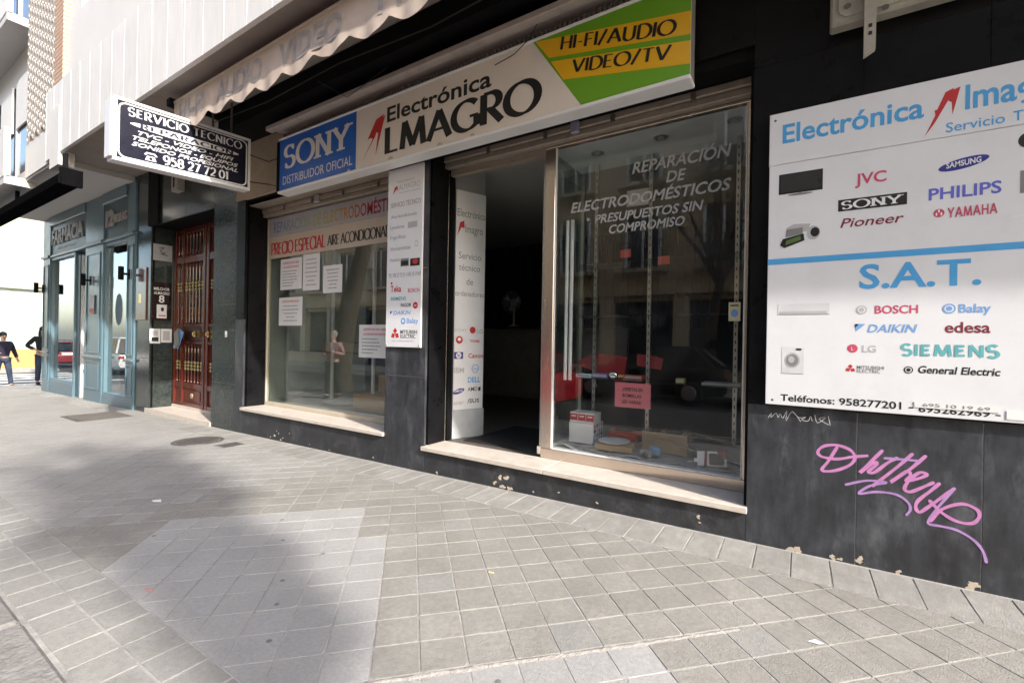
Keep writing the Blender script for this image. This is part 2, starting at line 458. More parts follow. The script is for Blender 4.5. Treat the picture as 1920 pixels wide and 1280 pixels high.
def pen(s, thick=.16, thin=.05, serif=0.0, serif_h=.05, nib=20, gap=.14, space=.42):
    vs_ = []; fs = []; x = 0.0; layer = 0
    for ch in s:
        if ch == ' ':
            x += space; continue
        acc = ch in 'ÁÉÍÓÚ'
        base = {'Á': 'A', 'É': 'E', 'Í': 'I', 'Ó': 'O', 'Ú': 'U'}.get(ch, ch)
        w, strokes = PEN[base]
        strokes = list(strokes)
        if acc: strokes.append(ln((w / 2 - .05, 1.1), (w / 2 + .12, 1.28)))
        for st in strokes:
            layer = (layer + 1) % 7
            dz = 0.0002 * layer
            n = len(st); closed = n > 8 and abs(st[0][0] - st[-1][0]) + abs(st[0][1] - st[-1][1]) < 1e-4
            left, rightp = [], []
            for i, p in enumerate(st):
                a = st[max(i - 1, 0)] if not closed else st[(i - 1) % (n - 1)]
                b = st[min(i + 1, n - 1)] if not closed else st[(i + 1) % (n - 1)]
                dx, dy = b[0] - a[0], b[1] - a[1]; l = math.hypot(dx, dy) or 1
                th = math.atan2(dy, dx)
                t = (thin + (thick - thin) * abs(math.sin(th - R(nib)))) / 2
                if n == 2 and abs(dy) < 1e-6: t = max(thin, (thin + (thick - thin) * abs(math.sin(R(nib)))) * .8) / 2
                nx, ny = -dy / l * t, dx / l * t
                px, py = p
                if n == 2 and abs(dy) < 1e-6:
                    if py > .99: py -= t
                    elif py < .01: py += t
                left.append((x + px + nx, py + ny, dz)); rightp.append((x + px - nx, py - ny, dz))
            k = len(vs_)
            vs_ += left + rightp
            for i in range(n - 1):
                fs.append((k + i, k + i + 1, k + n + i + 1, k + n + i))
            if serif and n == 2 and abs(st[1][1] - st[0][1]) > .3:
                for p in st:
                    if p[1] > .99 or p[1] < .01:
                        if base == 'A' and p[1] > .99 or base in 'MVY' and p[1] < .1 and base != 'Y' and abs(p[0] - w / 2) < .1: continue
                        y0, y1 = (1 - serif_h, 1) if p[1] > .5 else (0, serif_h)
                        k = len(vs_); hw = thick / 2 + serif; layer = (layer + 1) % 7; dz = 0.0002 * layer
                        vs_ += [(x + p[0] - hw, y0, dz), (x + p[0] + hw, y0, dz), (x + p[0] + hw, y1, dz), (x + p[0] - hw, y1, dz)]
                        fs.append((k, k + 1, k + 2, k + 3))
            if serif and base in 'SC' and n > 8:
                for idx in (0, -1):
                    p = st[idx]; layer = (layer + 1) % 7; dz = 0.0002 * layer
                    ya, yb = (p[1] - .10, p[1] + .12)
                    k = len(vs_); hw = serif_h * .7
                    vs_ += [(x + p[0] - hw, ya, dz), (x + p[0] + hw, ya, dz), (x + p[0] + hw, yb, dz), (x + p[0] - hw, yb, dz)]
                    fs.append((k, k + 1, k + 2, k + 3))
        x += w + gap
    return vs_, fs
def pletter(parent, s, fn, x0, x1, base, cap, mt, shear=0.0, d=0.0015, skew=0.0, name='lettering', **kw):
    return letter(parent, s, fn, x0, x1, base, cap, mt, shear=shear, d=d, data=pen(s, **kw), skew=skew, name=name)
def patch(parent, pts, fn, mt, d=0.001, name='print'):
    mb = MB(); mb.add([fn(a, b, d) for a, b in pts], [tuple(range(len(pts)))])
    return mb.build(name, mt, parent)
def rect(a0, a1, b0, b1): return [(a0, b0), (a1, b0), (a1, b1), (a0, b1)]
def disc(cx, cy, rx, ry, n=20, tilt=0.0):
    return [(cx + rx * math.cos(2 * math.pi * k / n), cy + ry * math.sin(2 * math.pi * k / n) + tilt * rx * math.cos(2 * math.pi * k / n)) for k in range(n)]
def smooth_path(pts, n=6):
    out = []
    for i in range(len(pts) - 1):
        p0, p1, p2, p3 = pts[max(i - 1, 0)], pts[i], pts[i + 1], pts[min(i + 2, len(pts) - 1)]
        for k in range(n):
            t = k / n
            out.append(tuple(.5 * (2 * p1[j] + (p2[j] - p0[j]) * t + (2 * p0[j] - 5 * p1[j] + 4 * p2[j] - p3[j]) * t * t + (3 * p1[j] - p0[j] - 3 * p2[j] + p3[j]) * t ** 3) for j in range(2)))
    out.append(tuple(pts[-1])); return out
def ribbon(parent, pts, fn, w, mt, d=0.001, name='stroke', n=6):
    p = smooth_path(pts, n); L_, R_ = [], []
    for i, q in enumerate(p):
        a, b = p[max(i - 1, 0)], p[min(i + 1, len(p) - 1)]
        dx, dy = b[0] - a[0], b[1] - a[1]; l = math.hypot(dx, dy) or 1
        ww = w * (1 + .12 * math.sin(i * .7)) / 2
        L_.append((q[0] - dy / l * ww, q[1] + dx / l * ww)); R_.append((q[0] + dy / l * ww, q[1] - dx / l * ww))
    k = len(p); mb = MB()
    mb.add([fn(a, b, d + 0.000003 * i) for i, (a, b) in enumerate(L_)] + [fn(a, b, d + 0.000003 * i) for i, (a, b) in enumerate(R_)], [(i, i + 1, k + i + 1, k + i) for i in range(k - 1)])
    for e, dd in ((p[0], d + .00008), (p[-1], d + .00016 + 0.000003 * k)):
        c = disc(e[0], e[1], w / 2, w / 2, 10); mb.add([fn(a, b, dd) for a, b in c], [tuple(range(10))])
    return mb.build(name, mt, parent)
def gz(x): return 0.0115 * x
# ================================================================ SETTING: pavement, road
SL = math.atan(0.0115)
def slope_empty(name):
    o = bpy.data.objects.new(name, None); COL.objects.link(o); o.rotation_euler = (0, -SL, 0); return o
def at_parent(name, me, parent, loc=(0, 0, 0), rot=(0, 0, 0)):
    o = bpy.data.objects.new(name, me); COL.objects.link(o); o.parent = parent; o.location = loc; o.rotation_euler = rot; return o
KX0, KX1 = -19.6, 14.0
ground = MB().add([(-220, -220, -.9), (120, -220, -.9), (120, 220, -.9), (-220, 220, -.9)], [(0, 1, 2, 3)]).build('ground', ASPHALT)
struct(ground)
road = struct(MB().add([(-60, -9.6, gz(-60) - .13), (40, -9.6, gz(40) - .13), (40, -3.12, gz(40) - .13), (-60, -3.12, gz(-60) - .13)], [(0, 1, 2, 3)]).build('road', ASPHALT))
side = struct(MB().add([(-60, -3.12, gz(-60) - .13), (KX0, -3.12, gz(KX0) - .13), (KX0, 60, gz(KX0) - .13), (-60, 60, gz(-60) - .13)], [(0, 1, 2, 3)]).build('side_road', ASPHALT))
pave = slope_empty('pavement'); struct(pave)
bed = MB().box(KX0 + .02, KX1, -2.95, .36, -.16, -.0032).build('mortar_bed', MORTAR)
bed.parent = pave
# diagonal 20 cm tiles, a = (x+y)/sqrt2, b = (y-x)/sqrt2
S2 = math.sqrt(2)
def clip(poly, f):
    out = []
    for i in range(len(poly)):
        p, q = poly[i], poly[(i + 1) % len(poly)]
        fp, fq = f(p), f(q)
        if fp >= 0: out.append(p)
        if fp * fq < 0:
            t = fp / (fp - fq); out.append((p[0] + (q[0] - p[0]) * t, p[1] + (q[1] - p[1]) * t))
    return out
def slab(poly, z0, z1, ch=0.0025):
    """flat stone with a small worn chamfer; poly counter-clockwise"""
    n = len(poly); cx = sum(p[0] for p in poly) / n; cy = sum(p[1] for p in poly) / n
    inn = [(cx + (x - cx) * (1 - ch / max(.02, math.hypot(x - cx, y - cy))), cy + (y - cy) * (1 - ch / max(.02, math.hypot(x - cx, y - cy)))) for x, y in poly]
    mb = MB()
    mb.v = [(x, y, z0) for x, y in poly] + [(x, y, z1 - ch) for x, y in poly] + [(x, y, z1) for x, y in inn]
    mb.f = [tuple(range(2 * n, 3 * n))] + [(i, (i + 1) % n, n + (i + 1) % n, n + i) for i in range(n)] + [(n + i, n + (i + 1) % n, 2 * n + (i + 1) % n, 2 * n + i) for i in range(n)]
    return mb
T = 0.2
HJ = (T - .0062) / 2
cells = []
def repair(x, y):
    s, d = x + y, y - x
    if s < -3.73 and d < 1.04 and s > -6.05: return True
    if s < -3.93 and d < 1.88 and s > -6.05: return True
    return d < -.87 and y > -2.55 and s < -2.0
YF, YN = -.412, -2.575
for i in range(-80, 70):
    for j in range(-70, 90):
        a = -1.638 + T * (i + .5); b = -.0099 + T * (j + .5)
        x, y = (a - b) / S2, (a + b) / S2
        if x < KX0 + .3 or x > 4.5 or y > YF + .15 or y < YN - .15: continue
        pol = []
        for da, db in ((-HJ, -HJ), (HJ, -HJ), (HJ, HJ), (-HJ, HJ)):
            pol.append(((a + da - b - db) / S2, (a + da + b + db) / S2))
        whole = all(YN < p[1] < YF for p in pol)
        if not whole:
            pol = clip(clip(pol, lambda p: YF - p[1]), lambda p: p[1] - YN)
            if len(pol) < 3: continue
            ar = abs(sum(pol[k][0] * pol[(k + 1) % len(pol)][1] - pol[(k + 1) % len(pol)][0] * pol[k][1] for k in range(len(pol)))) / 2
            if ar < .0006: continue
        rel = Vector((x, y, 0)) - CAM
        w = rel.dot(fwd); inv = w > .4 and abs(rel.dot(rgt) / w) < 1.2 and abs(rel.z / w) < .85
        if w < 0: inv = False
        cells.append((rel.length if inv else 90 + rel.length, x, y, pol, whole))
cells.sort(key=lambda c: c[0])
unit = [(-HJ, -HJ), (HJ, -HJ), (HJ, HJ), (-HJ, HJ)]
tile_me = {}
def worn(sx, sy, v):
    rr = random.Random(v * 7 + 1); out = []
    for cx, cy, ux, uy, wx, wy in ((-1, -1, 0, 1, 1, 0), (1, -1, -1, 0, 0, 1), (1, 1, 0, -1, -1, 0), (-1, 1, 1, 0, 0, -1)):
        c1 = rr.uniform(.0015, .004) + (rr.uniform(.006, .014) if rr.random() < .16 else 0); c2 = rr.uniform(.0015, .004) + (c1 if c1 > .006 else 0)
        out += [(cx * sx + ux * c1, cy * sy + uy * c1), (cx * sx + wx * c2, cy * sy + wy * c2)]
    return out
for k, mt in (('n', TILE), ('p', TILEP), ('g', TILEG), ('d', TILED)):
    tile_me[k] = [slab(worn(HJ, HJ, v), -.03, 0, .002 + .0005 * v).mesh('paving_tile', mt) for v in range(7)]
def tile_kind(x, y):
    if repair(x, y): return 'p'
    if x < -4.2 - .3 * random.random(): return 'd'
    return 'n' if random.random() < .93 else 'g'
rest = {}
for n, (dist, x, y, pol, whole) in enumerate(cells):
    kd = tile_kind(x, y)
    dz = random.uniform(-.0008, .0008) - (0.0008 if kd == 'p' else 0)
    if n < 300:
        tilt = (random.uniform(-.005, .005), random.uniform(-.005, .005))
        if whole:
            at_parent('paving_tile', tile_me[kd][random.randrange(7)], pave, (x, y, dz), (tilt[0], tilt[1], math.pi / 4 + math.pi / 2 * random.randrange(4)))
        else:
            o = slab(pol, -.03, 0).build('paving_tile', tile_me[kd][0].materials[0]); o.parent = pave; o.location.z = dz
    elif dist < 90 + 14 or x > -20:
        mb = rest.setdefault('d' if kd == 'g' else kd, MB()); q = slab(pol, -.03, dz); mb.add(q.v, q.f)
far_mb = MB()
for kd, mb in rest.items():
    o = mb.build('paving_tile', tile_me[kd][0].materials[0]); o.parent = pave; o['kind'] = 'stuff'
# rough mortar seam between the tiles and the repaired rows
sm_ = MB(); rs_ = random.Random(4); NS = 60
for i in range(NS + 1):
    t_ = i / NS; a_ = -3.75 + t_ * 2.4; d_ = -.885
    for off in (-.022, -.008, .006, .02):
        q_ = d_ + (off + rs_.uniform(-.007, .007)) * (1.0 if abs(off) > .01 else .6); sm_.v.append(((a_ - q_) / 2, (a_ + q_) / 2, (.0045 if abs(off) < .01 else -.003) + rs_.uniform(-.001, .0015)))
sm_.f = [(i * 4 + j, i * 4 + j + 1, (i + 1) * 4 + j + 1, (i + 1) * 4 + j) for i in range(NS) for j in range(3)]
o = sm_.build('mortar_seam', mat('crumbled mortar', (.30, .275, .25), .95, .3, 40, .8, 120)); o.parent = pave
# border strip along the wall: 0.2 x 0.4 slabs laid across
bt = [slab([(-.0965 + .002 * v, -.185), (.0965, -.185), (.0965, .185), (-.0965, .185)], -.03, 0, .003 + .001 * v).mesh('border_tile', TILEB) for v in range(3)]
for k in range(62):
    x = 1.28 - .2 * k
    at_parent('border_tile', bt[k % 3], pave, (x - .02, -.215, .001 + random.uniform(-.001, .001)), (.006 + random.uniform(-.003, .003), random.uniform(-.004, .004), 0))
# two rows of square tiles beside the kerb
kt = [slab([(-.096, -.085), (.096, -.085), (.096, .085), (-.096, .085)], -.03, 0, .003 + .001 * v).mesh('edge_tile', TILEG) for v in range(3)]
for r_, yc in enumerate((-2.665, -2.845)):
    for k in range(60):
        x = .6 - .2 * k
        at_parent('edge_tile', kt[(k + r_) % 3], pave, (x, yc, random.uniform(-.0015, .0015)), (random.uniform(-.005, .005), random.uniform(-.005, .005), 0))
km = [MB().bbox(-.492, .492, -.085, .085, -.2, 0.012, .02).mesh('kerb_stone', CONC) for v in range(2)]
for k in range(33):
    at_parent('kerb_stone', km[k % 2], pave, (13.4 - 1.0 * k, -3.03, random.uniform(-.004, .004)), (random.uniform(-.006, .006), 0, random.uniform(-.004, .004)))
# spots on the ground
mh = thing('manhole_cover', 'round rusty iron manhole cover in the pavement outside the red door', 'manhole cover', (-6.85, -.62, gz(-6.85)))
c = (-6.85, -.62, gz(-6.85) - .004)
MB().lathe([(.30, -.02), (.30, .007), (.255, .007), (.25, .002)], c, n=32).build('frame_ring', IRON, mh)
lid = MB().lathe([(.245, -.02), (.245, .006), (.2, .0075), (.06, .0075)], c, n=32).build('lid', IRON, mh)
rb = MB()
for i in range(-4, 5):
    hw = math.sqrt(max(0, .2 ** 2 - (i * .045) ** 2))
    rb.box(c[0] - hw, c[0] + hw, c[1] + i * .045 - .009, c[1] + i * .045 + .009, c[2] + .006, c[2] + .0115)
rb.build('raised_rib', IRON, lid)['kind'] = 'stuff'
vp = thing('valve_cover', 'small square iron valve plate in the pavement beside the round manhole', 'cover plate', (-6.25, -.5, gz(-6.25)))
B('plate', (-6.36, -6.14, -.62, -.38, gz(-6.25) - .02, gz(-6.25) + .007), IRON, vp, .004)
B('frame', (-6.385, -6.115, -.645, -.355, gz(-6.25) - .02, gz(-6.25) + .004), CONC, vp, .004)
gr = thing('drain_grate', 'dull rectangular drain grate set in the pavement before the pharmacy', 'drain grate', (-10.5, -.7, gz(-10.5)))
B('frame', (-10.95, -10.05, -1.05, -.3, gz(-10.5) - .03, gz(-10.5) + .008), IRON, gr, .003)
for k in range(10):
    B('bar', (-10.9 + .085 * k, -10.86 + .085 * k, -1.0, -.35, gz(-10.5), gz(-10.5) + .015), IRON, gr)
gum = mat('old chewing gum', (0.15, 0.148, 0.145), 0.8, .2)
for k, (x, y) in enumerate(((-2.95, -1.75), (-2.45, -2.05), (-2.25, -2.2), (-2.0, -2.38), (-3.3, -1.55), (-1.0, -2.02), (-2.55, -1.72), (-3.75, -2.2))):
    o = MB().lathe([(.013, 0), (.012, .0012), (.006, .0018)], (x, y, gz(x) + .0005), n=11).build('chewing_gum', gum)
    o.scale = (1, 1, 1)
    tag(o, 'dark chewing gum spot on the paving, ' + ('largest one near the middle of the tree shadow', 'just right of the kerb tiles in the shadow', 'second from the bottom of the spot row', 'lowest of the row in the tree shadow', 'highest of the spots on the pale repair tiles', 'alone on the pale tile at the bottom edge', 'right of the row, by the shadow edge', 'leftmost, close to the edge tiles')[k], 'gum spot', 'gum spots on the paving')
o = MB().lathe([(.0045, 0), (.0045, .03)], (0, 0, 0), 'X', 8).build('cigarette_end', mat('cigarette', (.72, .5, .2), .8)); o.location = (-1.53, -1.34, gz(-1.5) + .005); o.rotation_euler = (0, 0, .3)
tag(o, 'yellow cigarette end lying on the tiles before the shop step', 'cigarette end')
o = MB().add([(-.05, -.02, 0), (.02, -.03, .004), (.06, .01, .001), (.0, .03, .006)], [(0, 1, 2, 3)]).build('paper_scrap', PAPER); o.location = (-4.55, -1.9, gz(-4.55) + .002)
tag(o, 'torn white scrap of paper lying in the tree shadow', 'paper scrap')
o = MB().add([(-.03, -.012, 0), (.012, -.018, .004), (.034, .006, .001), (.0, .018, .004)], [(0, 1, 2, 3)]).build('paper_scrap', PAPER); o.location = (.07, -1.03, gz(0) + .002)
tag(o, 'small white paper scrap on the tiles below the pink graffiti', 'paper scrap')
o = patch(None, disc(0, 0, .04, .016, 9), lambda a, b, d: (-2.95 + a, -2.5 + b, gz(-2.95) + .0015 + d * .2), mat('faded red paint', (.40, .24, .22), .9, .3), name='paint_mark')
tag(o, 'faded red paint blot on the paving beside the kerb tiles', 'paint mark')
# zebra crossing over the side road
zeb = mat('road paint', (.72, .71, .68), .7, .15, 4, dirt=.4, dcol=(.3, .3, .3))
for k in range(5):
    x = -21.6 - 1.6 * k
    MB().add([(x - .42, -3, gz(x) - .126), (x + .42, -3, gz(x) - .126), (x + .42, 2.5, gz(x) - .126), (x - .42, 2.5, gz(x) - .126)], [(0, 1, 2, 3)]).build('zebra_stripe', zeb, side)
sk = MB()
for k in range(6):
    sk.bbox(KX0 - .12, KX0 + .02, -2.95 + k * .62, -2.37 + k * .62, -.45, gz(KX0), .015)
sk.build('corner_kerb', CONC, None)
struct(bpy.data.objects['corner_kerb'])
# ================================================================ THE BUILDING
bld = thing('apartment_building', 'apartment building with black granite ground floor, white panelled overhang and shopfronts', 'building', (-5, .4, 0))
def panels(x0, x1, z0, z1, y, xs, zs, mt, depth=.03, gap=.0025, back=.06, name='granite_panel', par=bld, low=None, grout=GROUT):
    """cladding slabs in front of a recessed grout sheet"""
    xs = [x0] + [x for x in xs if x0 < x < x1] + [x1]; zs = [z0] + [z for z in zs if z0 < z < z1] + [z1]
    B('grout_backing', (x0 + .012, x1 - .012, y + .0035, y + depth, z0 + .012, z1 - .012), grout, par)
    for i in range(len(xs) - 1):
        for j in range(len(zs) - 1):
            B(name, (xs[i] + (gap if i else 0), xs[i + 1] - (gap if i < len(xs) - 2 else 0), y, y + depth, zs[j] + gap, zs[j + 1] - gap), (low if low and j == 0 else mt), par, .0015)
ZJ = [.947, 2.10, 3.25]
# right wall
panels(-.31, 3.1, -.1, .947, 0.0, [.294, .852, 1.42, 2.0, 2.56], [], BLACKD)
panels(-.31, 3.1, .947, 4.43, 0.0, [.294, .852, 1.42, 2.0, 2.56], ZJ, BLACK, grout=DGROUT)
B('wall_core', (-.33, 3.1, .0305, .5, -.1, 4.43), BLACKM, bld)
# pillar between the two shop windows, with its return
panels(-3.93, -3.325, -.1, 3.42, 0.0, [], [.947, 2.1], BLACKD)
B('wall_core', (-3.93, -3.36, .0305, .4, -.1, 3.42), BLACKM, bld)
B('granite_panel', (-3.3625, -3.3255, .062, .33, .19, 3.42), BLACK, bld, .002)
# left jamb beside the left window
panels(-7.19, -6.96, -.14, 3.36, 0.0, [], [1.6], BLACK, low=BLACKD, grout=DGROUT)
B('wall_core', (-7.19, -7.0, .0305, .4, -.14, 3.36), BLACKM, bld)
B('granite_panel', (-6.998, -6.961, .062, .33, .26, 3.36), BLACK, bld, .002)
chip_mt = mat('bare plaster chip', (.52, .44, .34), .9, .15, 20, .3, 60)
def plinth(x0, x1, z1):
    o = MB().box(x0, x1, .002, .3, -.16, z1).build('plinth', PLMAT, bld)
    return o
def chipped():
    mt = mat('flaking black paint', (.034, .036, .041), .5, .4, 9, .3, 40, dirt=.9, dcol=(.10, .10, .105), dscale=4, wstain=.8, wcol=(.012, .012, .013), wscale=3.5)
    return mt
PLMAT = chipped()
plinth(-3.33, -.31, .19); plinth(-6.96, -3.93, .26)
# flaked-off patches of paint, thin plaster plates proud of the wall by a hair
def chip(cx, cz, r, seed, y=-.0006):
    rr = random.Random(seed); n = 20; p1, p2, p3 = (rr.uniform(0, 6) for _ in range(3)); pts = []
    for k in range(n):
        a = 2 * math.pi * k / n; q = r * (.62 + .22 * math.sin(2 * a + p1) + .16 * math.sin(3 * a + p2) + .12 * math.sin(7 * a + p3)) * rr.uniform(.8, 1.1)
        pts.append((cx + q * math.cos(a), cz + .8 * q * math.sin(a)))
    mb = MB().prism(pts, plY(y), .0002, -.004); return mb.build('paint_chip', chip_mt, bld)
for k, (x, z, r) in enumerate(((-2.36, .10, .035), (-2.29, .105, .04), (-2.42, .04, .03), (-2.33, .02, .04), (-2.25, .015, .04), (-3.14, .02, .02), (-.62, .10, .022), (-.61, .06, .012), (-1.75, .07, .012), (-1.4, .05, .015), (-2.0, .03, .012),
        (-6.1, .06, .028), (-6.0, .1, .012), (-5.9, .05, .014), (-6.2, .03, .016), (-5.75, .13, .01), (-5.95, .02, .02), (-6.05, .13, .01), (-.02, .012, .05), (.18, .014, .03), (.315, .03, .035), (.22, .012, .02), (.82, .02, .045), (.5, .008, .025), (-5.3, .04, .008), (-4.9, .02, .01), (-4.1, .04, .012))):
    chip(x, z + gz(x), r, k)
# marble sills
for x0, x1, z in ((-3.345, -1.905, .23), (-1.9, -.305, .23), (-6.975, -3.925, .30)):
    B('window_sill', (x0, x1, -.03, .34, z - .042, z), MARBLE, bld, .004)
# lintels and dark zone over the openings
B('lintel', (-6.96, -.31, .03, .45, 3.34, 4.43), BLACKM, bld)
panels(-3.93, -.31, 3.42, 4.43, .0, [-2.2], [], BLACK, depth=.025, grout=DGROUT)
panels(-5.95, -3.93, 3.36, 4.43, .0, [], [], BLACK, depth=.025, grout=DGROUT)
B('wall_render', (-7.19, -5.952, -.02, .03, 3.362, 4.43), BEIGE, bld)
B('dark_strip', (-6.06, -5.80, -.06, -.021, 3.3, 3.98), BLACKM, bld)
B('ceiling_duct', (-6.9, 3.1, -.42, -.001, 4.16, 4.425), BLACKM, bld)
B('wall_core', (-7.19, -5.95, .031, .45, 3.36, 4.43), BEIGE, bld)
# green granite column by the street door and portal surround
panels(-7.90, -7.193, -.14, 4.43, 0.0, [], [.62, 1.83, 3.5], GREEN_GR)
B('wall_core', (-7.88, -7.2, .0305, .6, -.14, 4.43), BLACKM, bld)
panels(-10.97, -10.30, -.16, 4.43, 0.0, [], [.9, 1.62, 3.36], GREEN_GR)
B('wall_core', (-10.95, -10.34, .0305, .6, -.16, 4.43), BLACKM, bld)
B('granite_panel', (-10.3385, -10.302, .062, .37, -.12, .86), GREEN_GR, bld, .002)
B('granite_panel', (-10.3385, -10.302, .062, .37, .865, 3.37), GREEN_GR, bld, .002)
B('granite_panel', (-7.898, -7.862, .062, .37, -.12, 3.37), GREEN_GR, bld, .002)
panels(-10.297, -7.903, 3.372, 4.43, 0.0, [-8.9], [], GREEN_GR, depth=.04)
B('wall_core', (-10.297, -7.903, .0305, .6, 3.43, 4.43), BLACKM, bld)
B('door_head_slab', (-10.297, -7.903, .062, .4, 3.374, 3.43), BLACKM, bld)
B('dark_strip', (-10.36, -9.93, -.04, -.001, 3.37, 4.42), BLACKM, bld)
MB().prism([(-10.42, -.02), (-7.905, -.02), (-7.905, .37), (-10.3, .37), (-10.3, .0), (-10.42, .0)], lambda a, b, d: (a, b, d), -.14, -.03).build('door_step', MARBLE, bld)
B('door_step', (-10.28, -7.91, .36, .6, -.14, .02), MARBLE, bld, .004)
# overhang: soffit and panelled fascia
B('soffit', (-11.1, 9.0, -1.14, -.002, 4.432, 4.56), SOFFIT, bld)
B('soffit_drip', (-11.1, 9.0, -1.14, -1.09, 4.415, 4.431), SOFFIT, bld)
B('soffit', (-17.3, -11.103, -1.14, -.002, 4.335, 4.56), SOFFW, bld)
fm = MB().bbox(-.2235, .2235, -.025, .025, 4.40, 5.62, .004).mesh('fascia_panel', FASCIA)
bm_ = MB().box(-.0045, .0045, -.0268, .0, 4.401, 5.619).mesh('joint_strip', BATTEN)
for k in range(45):
    x = 8.913 - .4525 * k - .226
    at = bpy.data.objects.new('fascia_panel', fm); COL.objects.link(at); at.parent = bld; at.matrix_parent_inverse = root_inv(bld); at.location = (x, -1.167, 0)
    at = bpy.data.objects.new('joint_strip', bm_); COL.objects.link(at); at.parent = bld; at.matrix_parent_inverse = root_inv(bld); at.location = (x - .226, -1.167, 0)
B('fascia_core', (-11.4, 9.0, -1.139, -1.0, 4.56, 5.62), FASCIA, bld)
UPW = mat('white upper render', (.72, .70, .67), .8, .04, 2, .1, 90)
GRWIN = mat('dark window', (.05, .055, .06), .1, .1)
# upper storey: recessed wall band, window openings and second band
WX = [(-10.0, -8.6), (-7.6, -5.9), (-4.6, -2.9), (-1.6, .1)]
B('upper_band', (-10.55, 9.0, -1.12, -1.0, 5.63, 6.62), UPW, bld)
edges = [-10.55] + [e for w in WX for e in w] + [9.0]
for i in range(0, len(edges), 2):
    B('window_pier', (edges[i], edges[i + 1], -1.10, -1.0, 6.621, 8.35), UPW, bld)
for x0, x1 in WX:
    wf = B('window', (x0 + .001, x1 - .001, -1.05, -1.02, 6.625, 8.345), GRWIN, bld)
    B('window_frame', (x0 + .002, x0 + .07, -1.075, -1.051, 6.63, 8.34), WHITE, wf); B('window_frame', (x1 - .07, x1 - .002, -1.075, -1.051, 6.63, 8.34), WHITE, wf)
    B('window_frame', ((x0 + x1) / 2 - .03, (x0 + x1) / 2 + .03, -1.075, -1.051, 6.63, 8.34), WHITE, wf)
    B('roller_blind', (x0 + .071, x1 - .071, -1.085, -1.076, 7.5, 8.34), UPW, wf)
B('upper_band', (-10.55, 9.0, -1.17, -1.0, 8.352, 9.9), UPW, bld)
B('upper_wall', (-17.3, 9.0, -.999, 6.0, 4.57, 19.0), UPW, bld)
# pierced concrete screen, brick pier and white pier
BRICK = mat('orange brick courses', (.56, .38, .27), .8, .15, 5, .3, 40, stretch=(1, 1, 12))
B('white_pier', (-11.12, -10.62, -1.21, -1.0, 4.19, 5.19), UPW, bld)
bp = MB()
for k in range(52):
    bp.box(-11.03, -10.56, -1.19, -1.0, 5.195 + k * .075, 5.195 + k * .075 + .062)
o = bp.build('brick_courses', BRICK, bld); o['kind'] = 'stuff'
B('mortar_core', (-11.02, -10.57, -1.18, -1.001, 5.19, 9.1), UPW, bld)
LAT = mat('pale concrete screen', (.50, .46, .42), .9, .1, 8)
LATD = mat('screen backing', (.14, .125, .12), .9, .1)
B('screen_back', (-12.85, -11.04, -1.05, -1.0, 4.95, 9.0), LATD, bld)
lb = MB()
h = .092
for a, b_ in (((-h, 0), (0, h)), ((0, h), (h, 0)), ((h, 0), (0, -h)), ((0, -h), (-h, 0))):
    dx, dz = b_[0] - a[0], b_[1] - a[1]; l = math.hypot(dx, dz); nx, nz_ = -dz / l * .016, dx / l * .016
    lb.prism([(a[0] - nx, a[1] - nz_), (b_[0] - nx, b_[1] - nz_), (b_[0] + nx, b_[1] + nz_), (a[0] + nx, a[1] + nz_)], lambda p, q, d: (p, d, q), -.05, .05)
lb.box(-h, h, -.03, .03, -.012, .012)
lbm = lb.mesh('screen_block', LAT)
for i in range(10):
    for j in range(20):
        at = bpy.data.objects.new('screen_block', lbm); COL.objects.link(at); at.parent = bld; at.matrix_parent_inverse = root_inv(bld)
        at.location = (-12.76 + .186 * i, -1.13, 5.12 + .186 * j + (.093 if i % 2 else 0)); at.scale = (1, 1, 1)
B('fascia_core', (-13.0, -11.13, -1.16, -1.0, 4.38, 5.02), FASCIA, bld)
# balconies further along
for z in (4.35, 7.5, 10.6):
    B('balcony_parapet', (-17.3, -12.99, -1.45, -1.36, z, z + .95), UPW, bld)
    B('balcony_slab', (-17.3, -12.99, -1.44, -1.0, z - .14, z + .02), SOFFW, bld)
    for k in range(3):
        w = B('window', (-16.9 + 1.35 * k, -15.9 + 1.35 * k, -1.05, -1.0, z + .1, z + 2.3), GRWIN, bld)
        B('window_frame', (-16.95 + 1.35 * k, -16.88 + 1.35 * k, -1.08, -1.051, z + .1, z + 2.3), WHITE, w)
        B('roller_blind', (-16.88 + 1.35 * k, -15.9 + 1.35 * k, -1.09, -1.06, z + 1.3, z + 2.3), UPW, w)
B('side_wall', (-17.3, -17.2, -.001, 7.0, -.25, 4.57), UPW, bld)
B('end_wall', (3.101, 9.0, .0, 4, -.1, 4.43), BLACK, bld)

# ================================================================ SHOP INTERIOR (walls, floors)
shop = thing('shop_room', 'dark interior of the repair shop seen through the open door', 'room', (-4, 2.5, .2))
B('room_floor', (-7.1, -.31, .341, 6.0, .10, .215), INTF, shop)
B('room_ceiling', (-7.1, -.31, .46, 6.0, 3.36, 3.45), mat('shop ceiling', (.38, .37, .35), .8, .06), shop)
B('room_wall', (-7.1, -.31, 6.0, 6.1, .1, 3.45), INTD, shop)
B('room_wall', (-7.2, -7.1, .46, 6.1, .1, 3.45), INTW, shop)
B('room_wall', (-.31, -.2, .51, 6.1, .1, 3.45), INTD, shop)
cb = MB()
for k in range(46):
    x = -7.0 + k * .14
    cb.box(x, x + .1, 4.55 + .05 * (k % 2), 4.62 + .05 * (k % 2), 1.62, 3.355)
cb.build('curtain', INTB, shop)
B('counter_front', (-6.4, -2.6, 4.3, 4.4, .216, 1.6), mat('worn counter panel', (.36, .35, .33), .7, .12), shop)
B('counter_top', (-6.4, -2.6, 4.1, 4.54, 1.602, 1.64), WOODD, shop)
